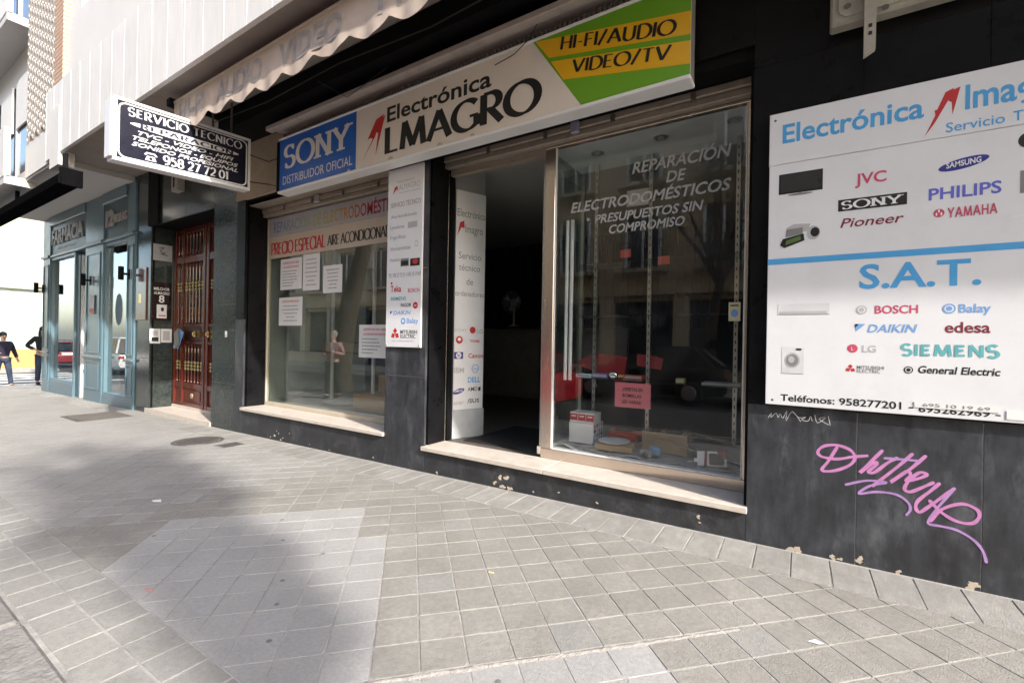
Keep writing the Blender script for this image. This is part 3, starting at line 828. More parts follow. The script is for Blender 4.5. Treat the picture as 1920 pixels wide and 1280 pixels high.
B('counter_post', (-4.32, -4.22, 4.24, 4.299, .216, 1.6), INTD, shop)
B('door_mat', (-3.2, -2.2, .5, 1.6, .216, .224), RUBBER, shop)
rc = mat('red plastic sheet', (.42, .02, .03), .5, .1)
# ---- right display case (built-in)
case = thing('display_case', 'glass shop window display case with bronze steel frame right of the door', 'display case', (-1.2, .35, .23))
B('bottom_rail', (-2.115, -.33, .325, .385, .231, .325), STEEL, case, .004)
B('side_stile', (-2.115, -2.005, .325, .385, .326, 3.19), STEEL, case, .004)
B('side_stile', (-.375, -.33, .325, .385, .326, 3.19), STEEL, case, .004)
B('top_rail', (-2.115, -.33, .325, .385, 3.191, 3.215), STEEL, case, .003)
B('glazing_bead', (-2.004, -1.992, .328, .345, .33, 3.185), WHITE, case)
B('glazing_bead', (-1.99, -.38, .328, .345, .326, .336), WHITE, case)
B('glazing_bead', (-.384, -.3755, .328, .345, .337, 3.185), WHITE, case)
pane = B('glass_pane', (-2.003, -.377, .350, .356, .327, 3.19), GLASS, case)
B('case_floor', (-2.1, -.33, .386, 1.18, .25, .335), WHITE, case)
B('case_ceiling', (-2.1, -.33, .386, 1.10, 3.20, 3.24), INTC, case)
B('side_glass', (-2.075, -2.069, .386, 1.15, .336, 3.19), GLASST, case)
B('back_frame', (-2.1, -.33, 1.1, 1.14, .336, .46), ALU, case)
B('corner_post', (-2.075, -2.04, 1.09, 1.13, .46, 3.19), ALU, case)
for x in (-1.83, -1.27, -.50):
    p = B('upright', (x - .017, x + .017, .93, .965, .336, 3.2), ALU, case)
    sl_ = MB()
    for k in range(38): sl_.box(x - .004, x + .004, .9285, .9305, .42 + k * .072, .45 + k * .072)
    sl_.build('slot', INTD, p)['kind'] = 'stuff'
for k, z in enumerate((1.0, 1.60, 2.10)):
    B('glass_shelf', (-1.98, -.36, .50 if k == 0 else .6, .93, z, z + .008), GLASST, case)
for x in (-1.935, -1.885):
    MB().tube([(x, .47, .98), (x, .47, 2.52)], .018, 10).build('light_tube', mat('unlit tube', (.72, .75, .74), .4, .03), case, True)
for x, y in ((-1.72, .66), (-1.1, .62), (-.5, .6)):
    d = MB().lathe([(.062, 3.199), (.062, 3.192), (.045, 3.19), (.043, 3.1985)], (x, y, 0), n=20).build('downlight', ALU, case, True)
    MB().lathe([(.036, 3.1975), (.034, 3.186), (.012, 3.183)], (x, y, 0), n=16).build('bulb', INKL, d, True)
fn = plY(.3495)
for s, x0, x1, b_, c_ in (('REPARACIÓN', -1.27, -.486, 2.815, .093), ('DE', -.981, -.822, 2.69, .088), ('ELECTRODOMÉSTICOS', -1.848, -.486, 2.552, .089), ('PRESUPUESTOS SIN', -1.609, -.683, 2.424, .074), ('COMPROMISO', -1.47, -.825, 2.318, .073)):
    letter(pane, s, fn, x0, x1, b_, c_, VINYL, bold=.022, shear=.22, d=.001)
patch(pane, disc(-1.673, 2.47, .014, .014, 12), fn, VINYL, .001)
# ---- doorway
dr = thing('shop_doorway', 'open shop doorway with narrow steel frame and a clear glass leaf swung inward', 'doorway', (-2.7, .35, .23))
B('door_jamb', (-3.36, -3.327, .331, .40, .231, 3.19), STEEL, dr, .003)
B('door_jamb', (-3.325, -3.30, .336, .40, .231, 3.19), BLACKM, dr)
B('door_head', (-3.299, -2.116, .33, .39, 3.15, 3.21), SHUT, dr)
lf = B('glass_leaf', (-2.166, -2.158, .42, 1.26, .24, 3.10), GLASST, dr)
B('leaf_edge', (-2.172, -2.152, .405, .419, .32, 3.10), ALU, lf); B('pivot_shoe', (-2.19, -2.135, .395, .46, .231, .319), CHROME, lf)
# ---- roller shutter housings
for x0, x1, zb in ((-3.33, -.33, 3.216), (-6.955, -3.94, 3.155)):
    sh = thing('roller_shutter', 'cream metal roller shutter housing above the ' + ('door and display case' if x0 > -5 else 'left shop window with banners'), 'shutter', ((x0 + x1) / 2, .3, zb))
    B('bottom_bar', (x0, x1, .255, .325, zb, zb + .055), SHUT, sh, .006)
    B('bottom_bar', (x0, x1, .235, .30, zb + .058, zb + .12), SHUT, sh, .008)
    B('box_cover', (x0, x1, .06, .25, zb + .125, zb + .135), SHUT, sh)
    hs = MB()
    for k in range(4):
        x = x0 + (x1 - x0) * (.2 + .22 * k); hs.bbox(x - .02, x + .02, .225, .2345, zb + .03, zb + .10, .004)
    for k in range(4):
        x = x0 + (x1 - x0) * (.2 + .22 * k)
        B('fixing_clip', (x - .02, x + .02, .222, .2345, zb + .03, zb + .10), IRON, sh, .004)
    B('lock_box', (-1.80 if x0 > -5 else -5.6, -1.72 if x0 > -5 else -5.5, .20, .2345, zb + .015, zb + .115), mat('lilac grey plastic', (.34, .32, .44), .5) if x0 > -5 else ALU, sh, .005)
# ---- left shop window
lw = thing('shop_window', 'left shop window with cream frame behind banners and paper notices', 'window', (-5.4, .35, .3))
lp = B('glass_pane', (-6.95, -3.94, .350, .356, .36, 3.15), GLASSL, lw)
B('bottom_rail', (-6.96, -3.931, .33, .385, .301, .358), mat('cream frame', (.52, .46, .36), .4, .1), lw, .004)
B('side_stile', (-6.957, -6.93, .33, .385, .359, 3.15), MATS['cream frame'], lw, .003)
B('side_stile', (-3.96, -3.935, .33, .385, .359, 3.15), MATS['cream frame'], lw, .003)
B('case_floor', (-6.95, -3.94, .386, 1.5, .25, .36), INTW, lw)
bw = mat('grey green back panel', (.30, .32, .29), .8, .08)
B('back_panel', (-6.95, -5.9, 1.35, 1.4, .361, 3.3), bw, lw)
B('side_panel', (-6.95, -6.92, .386, 1.35, .361, 3.3), bw, lw)
B('back_panel', (-5.895, -3.94, 1.5, 1.54, .361, 3.3), mat('dim back panel', (.10, .10, .095), .8, .1), lw)
for x, y in ((-6.2, .95), (-5.02, .75), (-4.28, .55)):
    B('upright', (x - .02, x + .02, y, y + .03, .361, 3.2), WHITE, lw)
B('glass_shelf', (-6.9, -4.9, .75, 1.2, 1.12, 1.13), GLASST, lw)
B('glass_shelf', (-5.6, -4.1, .5, .9, 1.28, 1.29), GLASST, lw)
# ================================================================ SIGNS ON THE SHOP
# ---- long light box
ms = thing('light_box_sign', 'long shop light box sign, blue beige and green, above door and windows', 'sign', (-3.2, -.1, 3.2))
YS = -.2
B('housing', (-5.745, -.69, YS + .006, -.062, 3.225, 3.88), mat('grey metal housing', (.20, .19, .18), .5, .1), ms)
CRM = mat('cream acrylic', (.80, .735, .655), .35, .03, 3, dirt=.2, dcol=(.42, .36, .30))
B('face_panel', (-5.745, -.69, YS, YS + .005, 3.225, 3.88), CRM, ms)
B('bottom_trim', (-5.76, -.685, YS - .02, -.062, 3.193, 3.224), WHITE, ms, .006)
B('top_trim', (-5.76, -.685, YS - .014, -.062, 3.881, 3.903), WHITE, ms, .005)
fs_ = plY(YS)
BLU = mat('print sony blue', (.012, .12, .52), .35, .06, 3, dirt=.25, dcol=(.03, .12, .36))
GRN = mat('print leaf green', (.15, .38, .016), .35, .05, 3); YEL = mat('print amber', (.80, .44, .012), .35, .05, 3)
patch(ms, rect(-5.744, -4.24, 3.226, 3.879), fs_, BLU)
def cut(z): return -1.96 + (3.871 - z) / (3.871 - 3.228) * .447
patch(ms, [(cut(3.226), 3.226), (-.691, 3.226), (-.691, 3.879), (cut(3.879), 3.879)], fs_, GRN)
patch(ms, [(-1.81, 3.697), (-.691, 3.509), (-.691, 3.672), (-1.945, 3.876)], fs_, YEL, .002)
patch(ms, [(-1.675, 3.478), (-.691, 3.302), (-.691, 3.465), (-1.795, 3.662)], fs_, YEL, .002)
GRAYB = mat('print silver', (.72, .71, .68), .4, .04)
pletter(ms, 'SONY', fs_, -5.655, -4.30, 3.50, .275, GRAYB, d=.002, thick=.21, thin=.085, serif=.10, serif_h=.085, nib=0, gap=.19)
letter(ms, 'DISTRIBUIDOR OFICIAL', fs_, -5.665, -4.30, 3.295, .105, GRAYB, bold=.0, d=.002)
patch(ms, [(-4.134, 3.298), (-3.963, 3.508), (-4.004, 3.527), (-4.05, 3.515), (-3.916, 3.705), (-3.794, 3.737), (-3.811, 3.706), (-3.773, 3.723), (-3.918, 3.318), (-3.88, 3.552), (-3.907, 3.568), (-3.924, 3.527)], fs_, INKR, .002, 'lightning_emblem')
letter(ms, 'Electrónica', fs_, -3.745, -2.395, 3.635, .15, INK, bold=.03, d=.002)
pletter(ms, 'LMAGRO', fs_, -3.775, -1.87, 3.30, .275, INK, d=.002, thick=.235, thin=.085, nib=12, gap=.15)
pletter(ms, 'HI-FI/AUDIO', fs_, -1.71, -.785, 3.732, .105, INK, d=.003, shear=.12, skew=-.19, thick=.20, thin=.075, nib=12, gap=.17)
pletter(ms, 'VIDEO/TV', fs_, -1.595, -.815, 3.513, .10, INK, d=.003, shear=.12, skew=-.137, thick=.20, thin=.075, nib=12, gap=.17)
for x, r_ in ((-4.36, .03), (-3.68, .04), (-3.0, .035), (-2.6, .03)):
    patch(ms, [(x + r_ * math.cos(R(a)), 3.226 + r_ * math.sin(R(a))) for a in range(0, 181, 20)], fs_, mat('print repair patch', (.56, .50, .40), .4), .0035)
# hood above the sign
hd = thing('sign_hood', 'pale metal hood with louvred strip running above the long light box sign', 'hood', (-3.2, -.1, 3.92))
B('front_lip', (-5.86, -.5, -.33, -.24, 3.985, 4.045), mat('dull beige metal', (.42, .37, .33), .45, .1, dirt=.4), hd, .008)
B('top_plate', (-5.86, -.5, -.239, -.062, 4.03, 4.045), MATS['dull beige metal'], hd)
B('back_strip', (-5.8, -.5, -.09, -.0625, 3.906, 4.029), MATS['dull beige metal'], hd)
GRL = mat('grille grey', (.20, .19, .17), .6, .1)
for k in range(120):
    x = -5.74 + k * .0435
    if x > -.55: break
    B('louvre_fin', (x, x + .012, -.165, -.0905, 3.935, 3.985), GRL, hd)
# ---- right white wall sign
wsn = thing('wall_sign', 'large white wall sign with appliance brand logos and blue lettering beside the window', 'sign', (.6, -.02, .955))
B('panel', (-.205, 2.35, -.034, -.012, .955, 2.545), WPANEL, wsn, .003)
B('header_panel', (-.208, 2.35, -.034, -.012, 2.5475, 2.89), WPANEL, wsn, .003)
B('standoff', (-.19, 2.3, -.0115, -.0005, 1.0, 1.04), ALU, wsn); B('standoff', (-.19, 2.3, -.0115, -.0005, 2.7, 2.74), ALU, wsn)
for x, z in ((-.175, 2.845), (-.175, 1.90), (-.165, .985)):
    MB().lathe([(.008, 0), (.008, .003), (.004, .004)], (x, -.0342, z), 'Y', 10).build('screw', IRON, wsn).scale.y = -1 if False else 1
fw = plY(-.034)
for s, x0, x1, b_, c_, m_, bo, shr in (
    ('Electrónica', -.132, .573, 2.685, .118, INKB, .022, 0), ('lmagro', .747, 1.145, 2.685, .13, INKB, .03, 0), ('Servicio', .668, .904, 2.572, .052, INKB, .008, 0), ('Técnico', .935, 1.14, 2.572, .052, INKB, .008, 0),
    ('JVC', .258, .409, 2.345, .063, INKPK, .045, 0), ('Pioneer', .187, .493, 2.088, .055, INKM, .01, .25), ('PHILIPS', .60, .896, 2.197, .064, INKP, .05, 0), 
    ('S.A.T.', .288, .824, 1.705, .14, INKB, .03, 0), ('BOSCH', .365, .563, 1.55, .046, INKPK, .04, 0), ('Balay', .735, .864, 1.549, .046, INKLB, .03, 0), ('DAIKIN', .329, .562, 1.437, .046, INKLB, .045, .25),
    ('edesa', .679, .863, 1.437, .058, INKM, .04, 0), ('LG', .307, .374, 1.316, .040, INKL, .03, 0),  ('MITSUBISHI', .283, .413, 1.213, .02, INKG, .01, 0), ('ELECTRIC', .283, .396, 1.19, .02, INKG, .01, 0),
    ('General Electric', .568, .905, 1.203, .040, INK, .02, .15), ('Teléfonos: 958277201 -', -.117, .549, .985, .041, INK, .018, 0), ('695262969 -', .573, .908, .978, .036, INK, .018, 0)):
    letter(wsn, s, fw, x0, x1, b_, c_, m_, bold=bo, shear=shr, d=.001)
patch(wsn, [(.577, 2.569), (.622, 2.681), (.619, 2.71), (.63, 2.712), (.664, 2.803), (.7, 2.818), (.696, 2.808), (.726, 2.818), (.694, 2.667), (.691, 2.74), (.68, 2.747), (.677, 2.756), (.622, 2.641)], fw, INKR, .001, 'lightning_emblem')
pletter(wsn, 'SIEMENS', fw, .488, .902, 1.302, .066, INKT, d=.001, thick=.21, thin=.19, nib=0, gap=.26)
pletter(wsn, 'YAMAHA', fw, .681, .882, 2.086, .056, INKPK, d=.001, thick=.19, thin=.17, nib=0, gap=.24)
patch(wsn, rect(.175, .505, 2.19, 2.262), fw, INK, .001)
pletter(wsn, 'SONY', fw, .19, .49, 2.202, .048, INKW, d=.002, thick=.20, thin=.085, serif=.10, serif_h=.085, nib=0, gap=.22)
patch(wsn, disc(.743, 2.384, .104, .03, 24, .17), fw, INKN, .001)
letter(wsn, 'SAMSUNG', fw, .672, .815, 2.366, .030, INKW, bold=.04, d=.002, skew=.012)
for c_, r_, m_ in (((.645, 2.118), .024, INKPK), ((.301, 1.574), .027, INKL), ((.695, 1.572), .028, INKLB), ((.26, 1.337), .026, INKPK), ((.525, 1.218), .021, INK)):
    patch(wsn, disc(c_[0], c_[1], r_, r_), fw, m_, .001)
    patch(wsn, disc(c_[0], c_[1], r_ * .72, r_ * .72), fw, WPANEL if m_ is not INKPK else m_, .0014)
    if m_ is not INKPK:
        patch(wsn, disc(c_[0], c_[1], r_ * .5, r_ * .5), fw, m_, .0018)
letter(wsn, 'L', fw, .254, .264, 1.326, .02, INKW, d=.002)
for a in range(3):
    an = R(90 + 120 * a); cx, cy = .645 + .012 * math.cos(an), 2.118 + .012 * math.sin(an)
    patch(wsn, disc(cx, cy, .004, .010), fw, INKW, .0019)
def diamonds(par, fnp, cx, cz, r_, d):
    for a in (90, 210, 330):
        an = R(a); t = (math.cos(an), math.sin(an)); n = (-t[1] * .45, t[0] * .45)
        patch(par, [(cx, cz), (cx + (t[0] * .5 + n[0]) * r_, cz + (t[1] * .5 + n[1]) * r_), (cx + t[0] * r_, cz + t[1] * r_), (cx + (t[0] * .5 - n[0]) * r_, cz + (t[1] * .5 - n[1]) * r_)], fnp, INKR, d)
diamonds(wsn, fw, .251, 1.212, .028, .001)
patch(wsn, [(.271, 1.488), (.322, 1.488), (.274, 1.44)], fw, INKLB, .001); patch(wsn, [(.271, 1.488), (.29, 1.488), (.272, 1.465)], fw, INK, .002)
patch(wsn, rect(-.204, 2.349, 1.884, 1.922), fw, INKB, .001, 'blue_band')
# pictures of goods
patch(wsn, [(-.148, 2.345), (.093, 2.345), (.093, 2.478), (-.148, 2.478)], fw, INK, .001); patch(wsn, rect(-.138, .083, 2.358, 2.47), fw, mat('print screen', (.03, .031, .033), .3), .002)
patch(wsn, disc(-.028, 2.335, .07, .007), fw, INKG, .001); patch(wsn, rect(-.034, -.022, 2.335, 2.346), fw, INKG, .0015)
patch(wsn, [(-.1, 2.07), (.02, 2.09), (.03, 2.135), (-.06, 2.142), (-.1, 2.12)], fw, INKL, .001); patch(wsn, disc(.048, 2.075, .036, .044), fw, INKL, .0015); patch(wsn, disc(.056, 2.078, .024, .03), fw, INK, .002)
patch(wsn, [(-.105, 2.06), (-.01, 2.075), (-.01, 2.115), (-.1, 2.11)], fw, INKG, .0018)
patch(wsn, [(-.136, 2.01), (-.11, 1.99), (-.0, 2.03), (-.005, 2.075), (-.12, 2.05)], fw, INK, .002); patch(wsn, [(-.105, 2.008), (-.02, 2.035), (-.022, 2.062), (-.1, 2.038)], fw, mat('print field green', (.10, .17, .05), .5), .003)
patch(wsn, rect(-.142, .139, 1.552, 1.62), fw, mat('print appliance white', (.64, .64, .66), .4), .001); patch(wsn, rect(-.13, .127, 1.556, 1.572), fw, INKL, .002); patch(wsn, rect(-.142, .139, 1.549, 1.552), fw, INKG, .0012)
patch(wsn, rect(-.114, .008, 1.166, 1.338), fw, MATS['print appliance white'], .001); patch(wsn, rect(-.114, .008, 1.164, 1.167), fw, INKG, .0012); patch(wsn, disc(-.054, 1.252, .042, .05), fw, INKL, .002); patch(wsn, disc(-.054, 1.252, .033, .04), fw, INKG, .003); patch(wsn, disc(-.06, 1.258, .018, .022), fw, INKL, .0035)
patch(wsn, rect(-.035, -.005, 1.318, 1.33), fw, INK, .002)
patch(wsn, disc(.99, 2.46, .035, .04), fw, INK, .001); patch(wsn, rect(.965, 1.05, 2.18, 2.30), fw, INKG, .001); patch(wsn, rect(.94, 1.06, 2.055, 2.065), fw, WHITE, .001)
st = B('sticker', (.554, .905, -.0375, -.0361, 1.003, 1.036), PAPER, wsn)
letter(st, '695 10 19 69', plY(-.0375), .589, .867, 1.011, .019, INKG, bold=0, d=.001)
B('sticker', (.93, 1.15, -.0372, -.0361, .972, 1.02), PAPER, wsn)
# ---- narrow sign on the pillar
ps = thing('pillar_sign', 'narrow white sign listing appliance repairs and brands screwed to the black pillar', 'sign', (-3.65, -.01, 1.26))
B('panel', (-3.905, -3.378, -.025, -.002, 1.258, 3.205), WPANEL, ps, .003)
fp = plY(-.025)
for s, x0, x1, b_, c_, m_, bo, shr in (('Electrónica', -3.762, -3.503, 3.045, .03, INKL, 0, 0), ('ALMAGRO', -3.737, -3.42, 2.965, .06, INKL, 0, 0), ('SERVICIO TÉCNICO', -3.854, -3.405, 2.785, .05, INKG, 0, 0), ('Aire Acondicionado', -3.846, -3.46, 2.665, .037, INKG, 0, 0),
    ('Lavadoras', -3.86, -3.642, 2.548, .04, INKG, 0, 0), ('Frigoríficos', -3.857, -3.621, 2.435, .042, INKG, 0, 0), ('Vitrocerámicas', -3.853, -3.546, 2.312, .04, INKG, 0, 0), ('Hornos', -3.85, -3.706, 2.192, .04, INKG, 0, 0), ('Tlf.: 958 27 72 01 / 695 10 19 69', -3.87, -3.39, 2.018, .043, INKG, 0, 0),
    ('Teka', -3.837, -3.674, 1.86, .066, INKR, .02, 0), ('BOSCH', -3.572, -3.405, 1.848, .038, INKPK, .03, 0), ('SIEMENS', -3.834, -3.599, 1.766, .037, INKT, .03, 0), ('FAGOR', -3.674, -3.519, 1.694, .036, INK, .02, 0), ('DAIKIN', -3.788, -3.522, 1.61, .041, INKLB, .03, .25), ('Balay', -3.582, -3.41, 1.518, .05, INKLB, .03, 0),
    ('MITSUBISHI', -3.674, -3.424, 1.404, .038, INK, .01, 0), ('ELECTRIC', -3.673, -3.45, 1.358, .038, INK, .01, 0), ('AIRE ACONDICIONADO', -3.822, -3.481, 1.316, .018, INKL, 0, 0)):
    letter(ps, s, fp, x0, x1, b_, c_, m_, bold=bo, shear=shr, d=.001)
patch(ps, [(-3.83, 2.93), (-3.80, 3.0), (-3.76, 3.02), (-3.745, 2.95), (-3.765, 2.985)], fp, INKR, .001, 'lightning_emblem')
patch(ps, rect(-3.73, -3.41, 2.93, 2.936), fp, INKL, .001)
patch(ps, rect(-3.69, -3.565, 2.13, 2.215), fp, INKG, .001); patch(ps, rect(-3.68, -3.575, 2.14, 2.19), fp, INK, .002); patch(ps, rect(-3.546, -3.405, 2.125, 2.205), fp, INK, .001); patch(ps, disc(-3.47, 2.17, .04, .028), fp, INKR, .002)
patch(ps, rect(-3.59, -3.45, 2.535, 2.60), fp, INKL, .001); patch(ps, disc(-3.46, 2.36, .022, .035), fp, INKL, .001); patch(ps, disc(-3.46, 2.36, .015, .025), fp, WPANEL, .002)
patch(ps, disc(-3.458, 1.705, .036, .036), fp, INKR, .001); patch(ps, rect(-3.475, -3.44, 1.70, 1.708), fp, INKW, .002); patch(ps, disc(-3.635, 1.54, .036, .036), fp, INKLB, .001); patch(ps, disc(-3.635, 1.54, .016, .016), fp, WPANEL, .002)
patch(ps, [(-3.84, 1.648), (-3.80, 1.648), (-3.838, 1.612)], fp, INKN, .001); patch(ps, disc(-3.822, 1.955, .014, .014), fp, INKR, .001)
diamonds(ps, fp, -3.755, 1.40, .07, .001)
for x, z in ((-3.885, 3.17), (-3.395, 3.18), (-3.885, 1.28), (-3.395, 1.28)):
    MB().lathe([(.008, -.004), (.009, 0)], (x, -.0255, z), 'Y', 10).build('screw', ALU, ps)
# ---- projecting sign
sv = thing('projecting_sign', 'black and white projecting light box sign for technical service hung from the overhang', 'sign', (-6.35, -1.0, 3.26))
XS = -6.3
SK = .072
def lift(y): return (y + 1.735) / 1.43 * SK
def sheared(x0, x1, y0, y1, z0, z1, mt, name, par):
    mb = MB().box(x0, x1, y0, y1, z0, z1); mb.v = [(x, y, z + lift(y)) for x, y, z in mb.v]; return mb.build(name, mt, par)
sheared(XS - .14, XS - .006, -1.72, -.305, 3.24, 3.90, WHITE, 'case', sv)
fac_ = sheared(XS - .005, XS, -1.70, -.32, 3.26, 3.885, mat('print blue black', (.008, .009, .022), .3, .05), 'face_panel', sv)
for a in ((-1.735, -.29, 3.885, 3.915), (-1.735, -.29, 3.225, 3.262)):
    sheared(XS - .15, XS + .012, a[0], a[1], a[2], a[3], WHITE, 'frame', sv)
for a in ((-1.76, -1.70), (-.32, -.29)):
    sheared(XS - .15, XS + .012, a[0], a[1], 3.2625, 3.8845, WHITE, 'frame', sv)
def fx(a, b, d=0.0): return (XS + d, a, b + lift(a))
def rrect(a0, a1, b0, b1, r_, n=6):
    out = []
    for cx, cy, s0 in ((a1 - r_, b1 - r_, 0), (a0 + r_, b1 - r_, 90), (a0 + r_, b0 + r_, 180), (a1 - r_, b0 + r_, 270)):
        out += [(cx + r_ * math.cos(R(s0 + 90 * k / n)), cy + r_ * math.sin(R(s0 + 90 * k / n))) for k in range(n + 1)]
    return out
o1 = rrect(-1.69, -.33, 3.27, 3.875, .07); o2 = rrect(-1.675, -.345, 3.285, 3.86, .06)
mb = MB(); n = len(o1); mb.add([fx(a, b, .001) for a, b in o1] + [fx(a, b, .001) for a, b in o2], [(i, (i + 1) % n, n + (i + 1) % n, n + i) for i in range(n)]); mb.build('print_border', INKW, fac_)
pletter(fac_, 'SERVICIO TECNICO', fx, -1.607, -.395, 3.748, .090, INKW, d=.001, thick=.22, thin=.07, serif=.03, serif_h=.05, nib=5, gap=.26, space=.4)
patch(fac_, disc(-1.01, 3.668, .575, .042, 40), fx, INKW, .001)
pletter(fac_, 'REPARACION', fx, -1.50, -.50, 3.643, .05, mat('print soft navy', (.02, .02, .05), .4), d=.002, thick=.24, thin=.08, serif=.06, serif_h=.06, nib=5, gap=.3)
for s, a0, a1, b_ in (('TVC - VIDEO - HIFI', -1.514, -.497, 3.563), ('TELEFONOS - EQUIPOS', -1.561, -.444, 3.497), ('SONIDO PROFESIONAL', -1.568, -.442, 3.431)):
    letter(fac_, s, fx, a0, a1, b_, .043, INKW, bold=.025, shear=.3, d=.001)
pletter(fac_, '958 27 72 01', fx, -1.274, -.56, 3.306, .10, INKW, d=.001, thick=.24, thin=.09, serif=.03, serif_h=.05, nib=5, gap=.22, space=.35)
patch(fac_, [(-1.455, 3.365), (-1.43, 3.395), (-1.35, 3.395), (-1.325, 3.365), (-1.345, 3.36), (-1.36, 3.378), (-1.42, 3.378), (-1.435, 3.36)], fx, INKW, .001, 'telephone_emblem')
patch(fac_, [(-1.445, 3.305), (-1.335, 3.305), (-1.355, 3.355), (-1.425, 3.355)], fx, INKW, .001, 'telephone_emblem'); patch(fac_, disc(-1.39, 3.328, .018, .016), fx, MATS['print blue black'], .002)
for y in (-.72, -.5):
    MB().tube([(XS - .07, y, 3.9), (XS - .07, y, 4.44)], .014, 8).build('hanger_rod', IRON, sv)
# ---- graffiti
PINK = mat('pink spray paint', (.54, .22, .46), .55, .16, 30)
LILAC = mat('lilac spray paint', (.40, .24, .50), .55, .2, 30)
MIST = bpy.data.materials.new('paint overspray'); MIST.use_nodes = True
_n, _l = MIST.node_tree.nodes, MIST.node_tree.links
_b = _n['Principled BSDF']; _b.inputs['Base Color'].default_value = (.50, .22, .46, 1); _b.inputs['Roughness'].default_value = .8
_g = _n.new('ShaderNodeTexCoord'); _z = _n.new('ShaderNodeTexNoise'); _z.inputs['Scale'].default_value = 260; _z.inputs['Detail'].default_value = 3; _l.new(_g.outputs['Object'], _z.inputs['Vector'])
_m = _n.new('ShaderNodeMapRange'); _m.inputs['From Min'].default_value = .5; _m.inputs['From Max'].default_value = .75; _m.inputs['To Max'].default_value = .55; _l.new(_z.outputs['Fac'], _m.inputs[0]); _l.new(_m.outputs[0], _b.inputs['Alpha'])
gf = thing('graffiti', 'pink spray paint graffiti scrawl with looping tail on the black wall', 'graffiti', (.5, 0, .2))
GRAF = {'D': [(0.193, 0.711), (0.15, 0.619), (0.117, 0.556), (0.179, 0.562), (0.255, 0.607), (0.285, 0.658), (0.261, 0.705), (0.192, 0.726), (0.127, 0.711), (0.094, 0.672), (0.115, 0.642), (0.194, 0.639), (0.269, 0.663), (0.343, 0.682)], 'h': [(0.415, 0.722), (0.344, 0.621), (0.312, 0.574), (0.38, 0.645), (0.39, 0.634), (0.352, 0.586), (0.381, 0.587), (0.444, 0.656), (0.485, 0.689)], 't1': [(0.553, 0.722), (0.486, 0.635), (0.375, 0.504)], 't2': [(0.612, 0.719), (0.54, 0.627), (0.457, 0.541), (0.527, 0.616), (0.548, 0.601), (0.528, 0.562)], 'cr': [(0.429, 0.68), (0.526, 0.686), (0.586, 0.687)], 'e': [(0.528, 0.562), (0.581, 0.584), (0.62, 0.614), (0.587, 0.62), (0.541, 0.565), (0.522, 0.513), (0.549, 0.501), (0.608, 0.542), (0.647, 0.572)], 'y1': [(0.673, 0.571), (0.635, 0.521), (0.583, 0.455), (0.574, 0.412), (0.591, 0.39), (0.623, 0.423), (0.686, 0.496), (0.736, 0.554)], 'y2': [(0.736, 0.554), (0.674, 0.442), (0.637, 0.365), (0.632, 0.332), (0.689, 0.33), (0.752, 0.323), (0.819, 0.285), (0.856, 0.235), (0.871, 0.177)], 'lp': [(0.64, 0.352), (0.687, 0.428), (0.768, 0.475), (0.829, 0.458), (0.84, 0.419), (0.812, 0.376), (0.751, 0.373), (0.688, 0.407), (0.635, 0.465)], 'u': [(0.242, 0.487), (0.345, 0.53), (0.438, 0.535), (0.36, 0.501), (0.306, 0.443), (0.39, 0.47), (0.481, 0.473), (0.536, 0.44), (0.55, 0.398), (0.533, 0.363)]}
for i, (k, v) in enumerate(GRAF.items()):
    ribbon(gf, v, plY(0), .013 if k in ('u', 'cr', 'y2') else .0165, LILAC if k in ('u', 'cr', 'y2') else PINK, .0006 + .00022 * i)
    ribbon(gf, v, plY(0), .028, MIST, .0002, 'overspray')
tg = thing('scratched_tag', 'small white scratched tag on the black wall under the white sign', 'graffiti', (0, 0, .85))
for i, v in enumerate([[(-0.188, 0.859), (-0.169, 0.893), (-0.173, 0.861), (-0.142, 0.895), (-0.13, 0.865), (-0.119, 0.893), (-0.103, 0.864), (-0.081, 0.915), (-0.084, 0.848), (-0.051, 0.913), (-0.002, 0.853)], [(-0.047, 0.914), (-0.013, 0.878), (0.027, 0.886), (0.002, 0.866), (0.038, 0.861), (0.052, 0.893), (0.06, 0.864)], [(0.074, 0.904), (0.089, 0.854), (0.131, 0.893), (0.096, 0.881), (0.149, 0.848)], [(0.145, 0.903), (0.156, 0.849)]]):
    ribbon(tg, v, plY(0), .0035, mat('scratched white', (.5, .5, .5), .8), .0008 + .0003 * i, n=3)
# ---- banners and notices in the left window
RAIN = bpy.data.materials.new('print rainbow'); RAIN.use_nodes = True
_n, _l = RAIN.node_tree.nodes, RAIN.node_tree.links
_tc = _n.new('ShaderNodeTexCoord'); _sx = _n.new('ShaderNodeSeparateXYZ'); _mr = _n.new('ShaderNodeMapRange'); _cr = _n.new('ShaderNodeValToRGB')
_l.new(_tc.outputs['Object'], _sx.inputs[0]); _l.new(_sx.outputs[0], _mr.inputs[0]); _mr.inputs['From Min'].default_value = -6.84; _mr.inputs['From Max'].default_value = -4.32
_l.new(_mr.outputs[0], _cr.inputs[0]); _l.new(_cr.outputs[0], _n['Principled BSDF'].inputs['Base Color']); _n['Principled BSDF'].inputs['Roughness'].default_value = .6
el = _cr.color_ramp.elements; el[0].color = (.16, .20, .40, 1); el[1].color = (.30, .02, .06, 1)
for p_, c_ in ((.25, (.25, .34, .42, 1)), (.42, (.36, .42, .18, 1)), (.6, (.48, .36, .08, 1)), (.75, (.48, .16, .05, 1)), (.85, (.42, .03, .06, 1))):
    e_ = el.new(p_); e_.color = c_
bn = thing('repair_banner', 'upper window banner with multicoloured repair lettering on grey paper', 'banner', (-5.5, .34, 2.86))
B('sheet', (-6.92, -3.945, .338, .3395, 2.86, 3.148), mat('grey banner paper', (.42, .41, .43), .6, .05), bn)
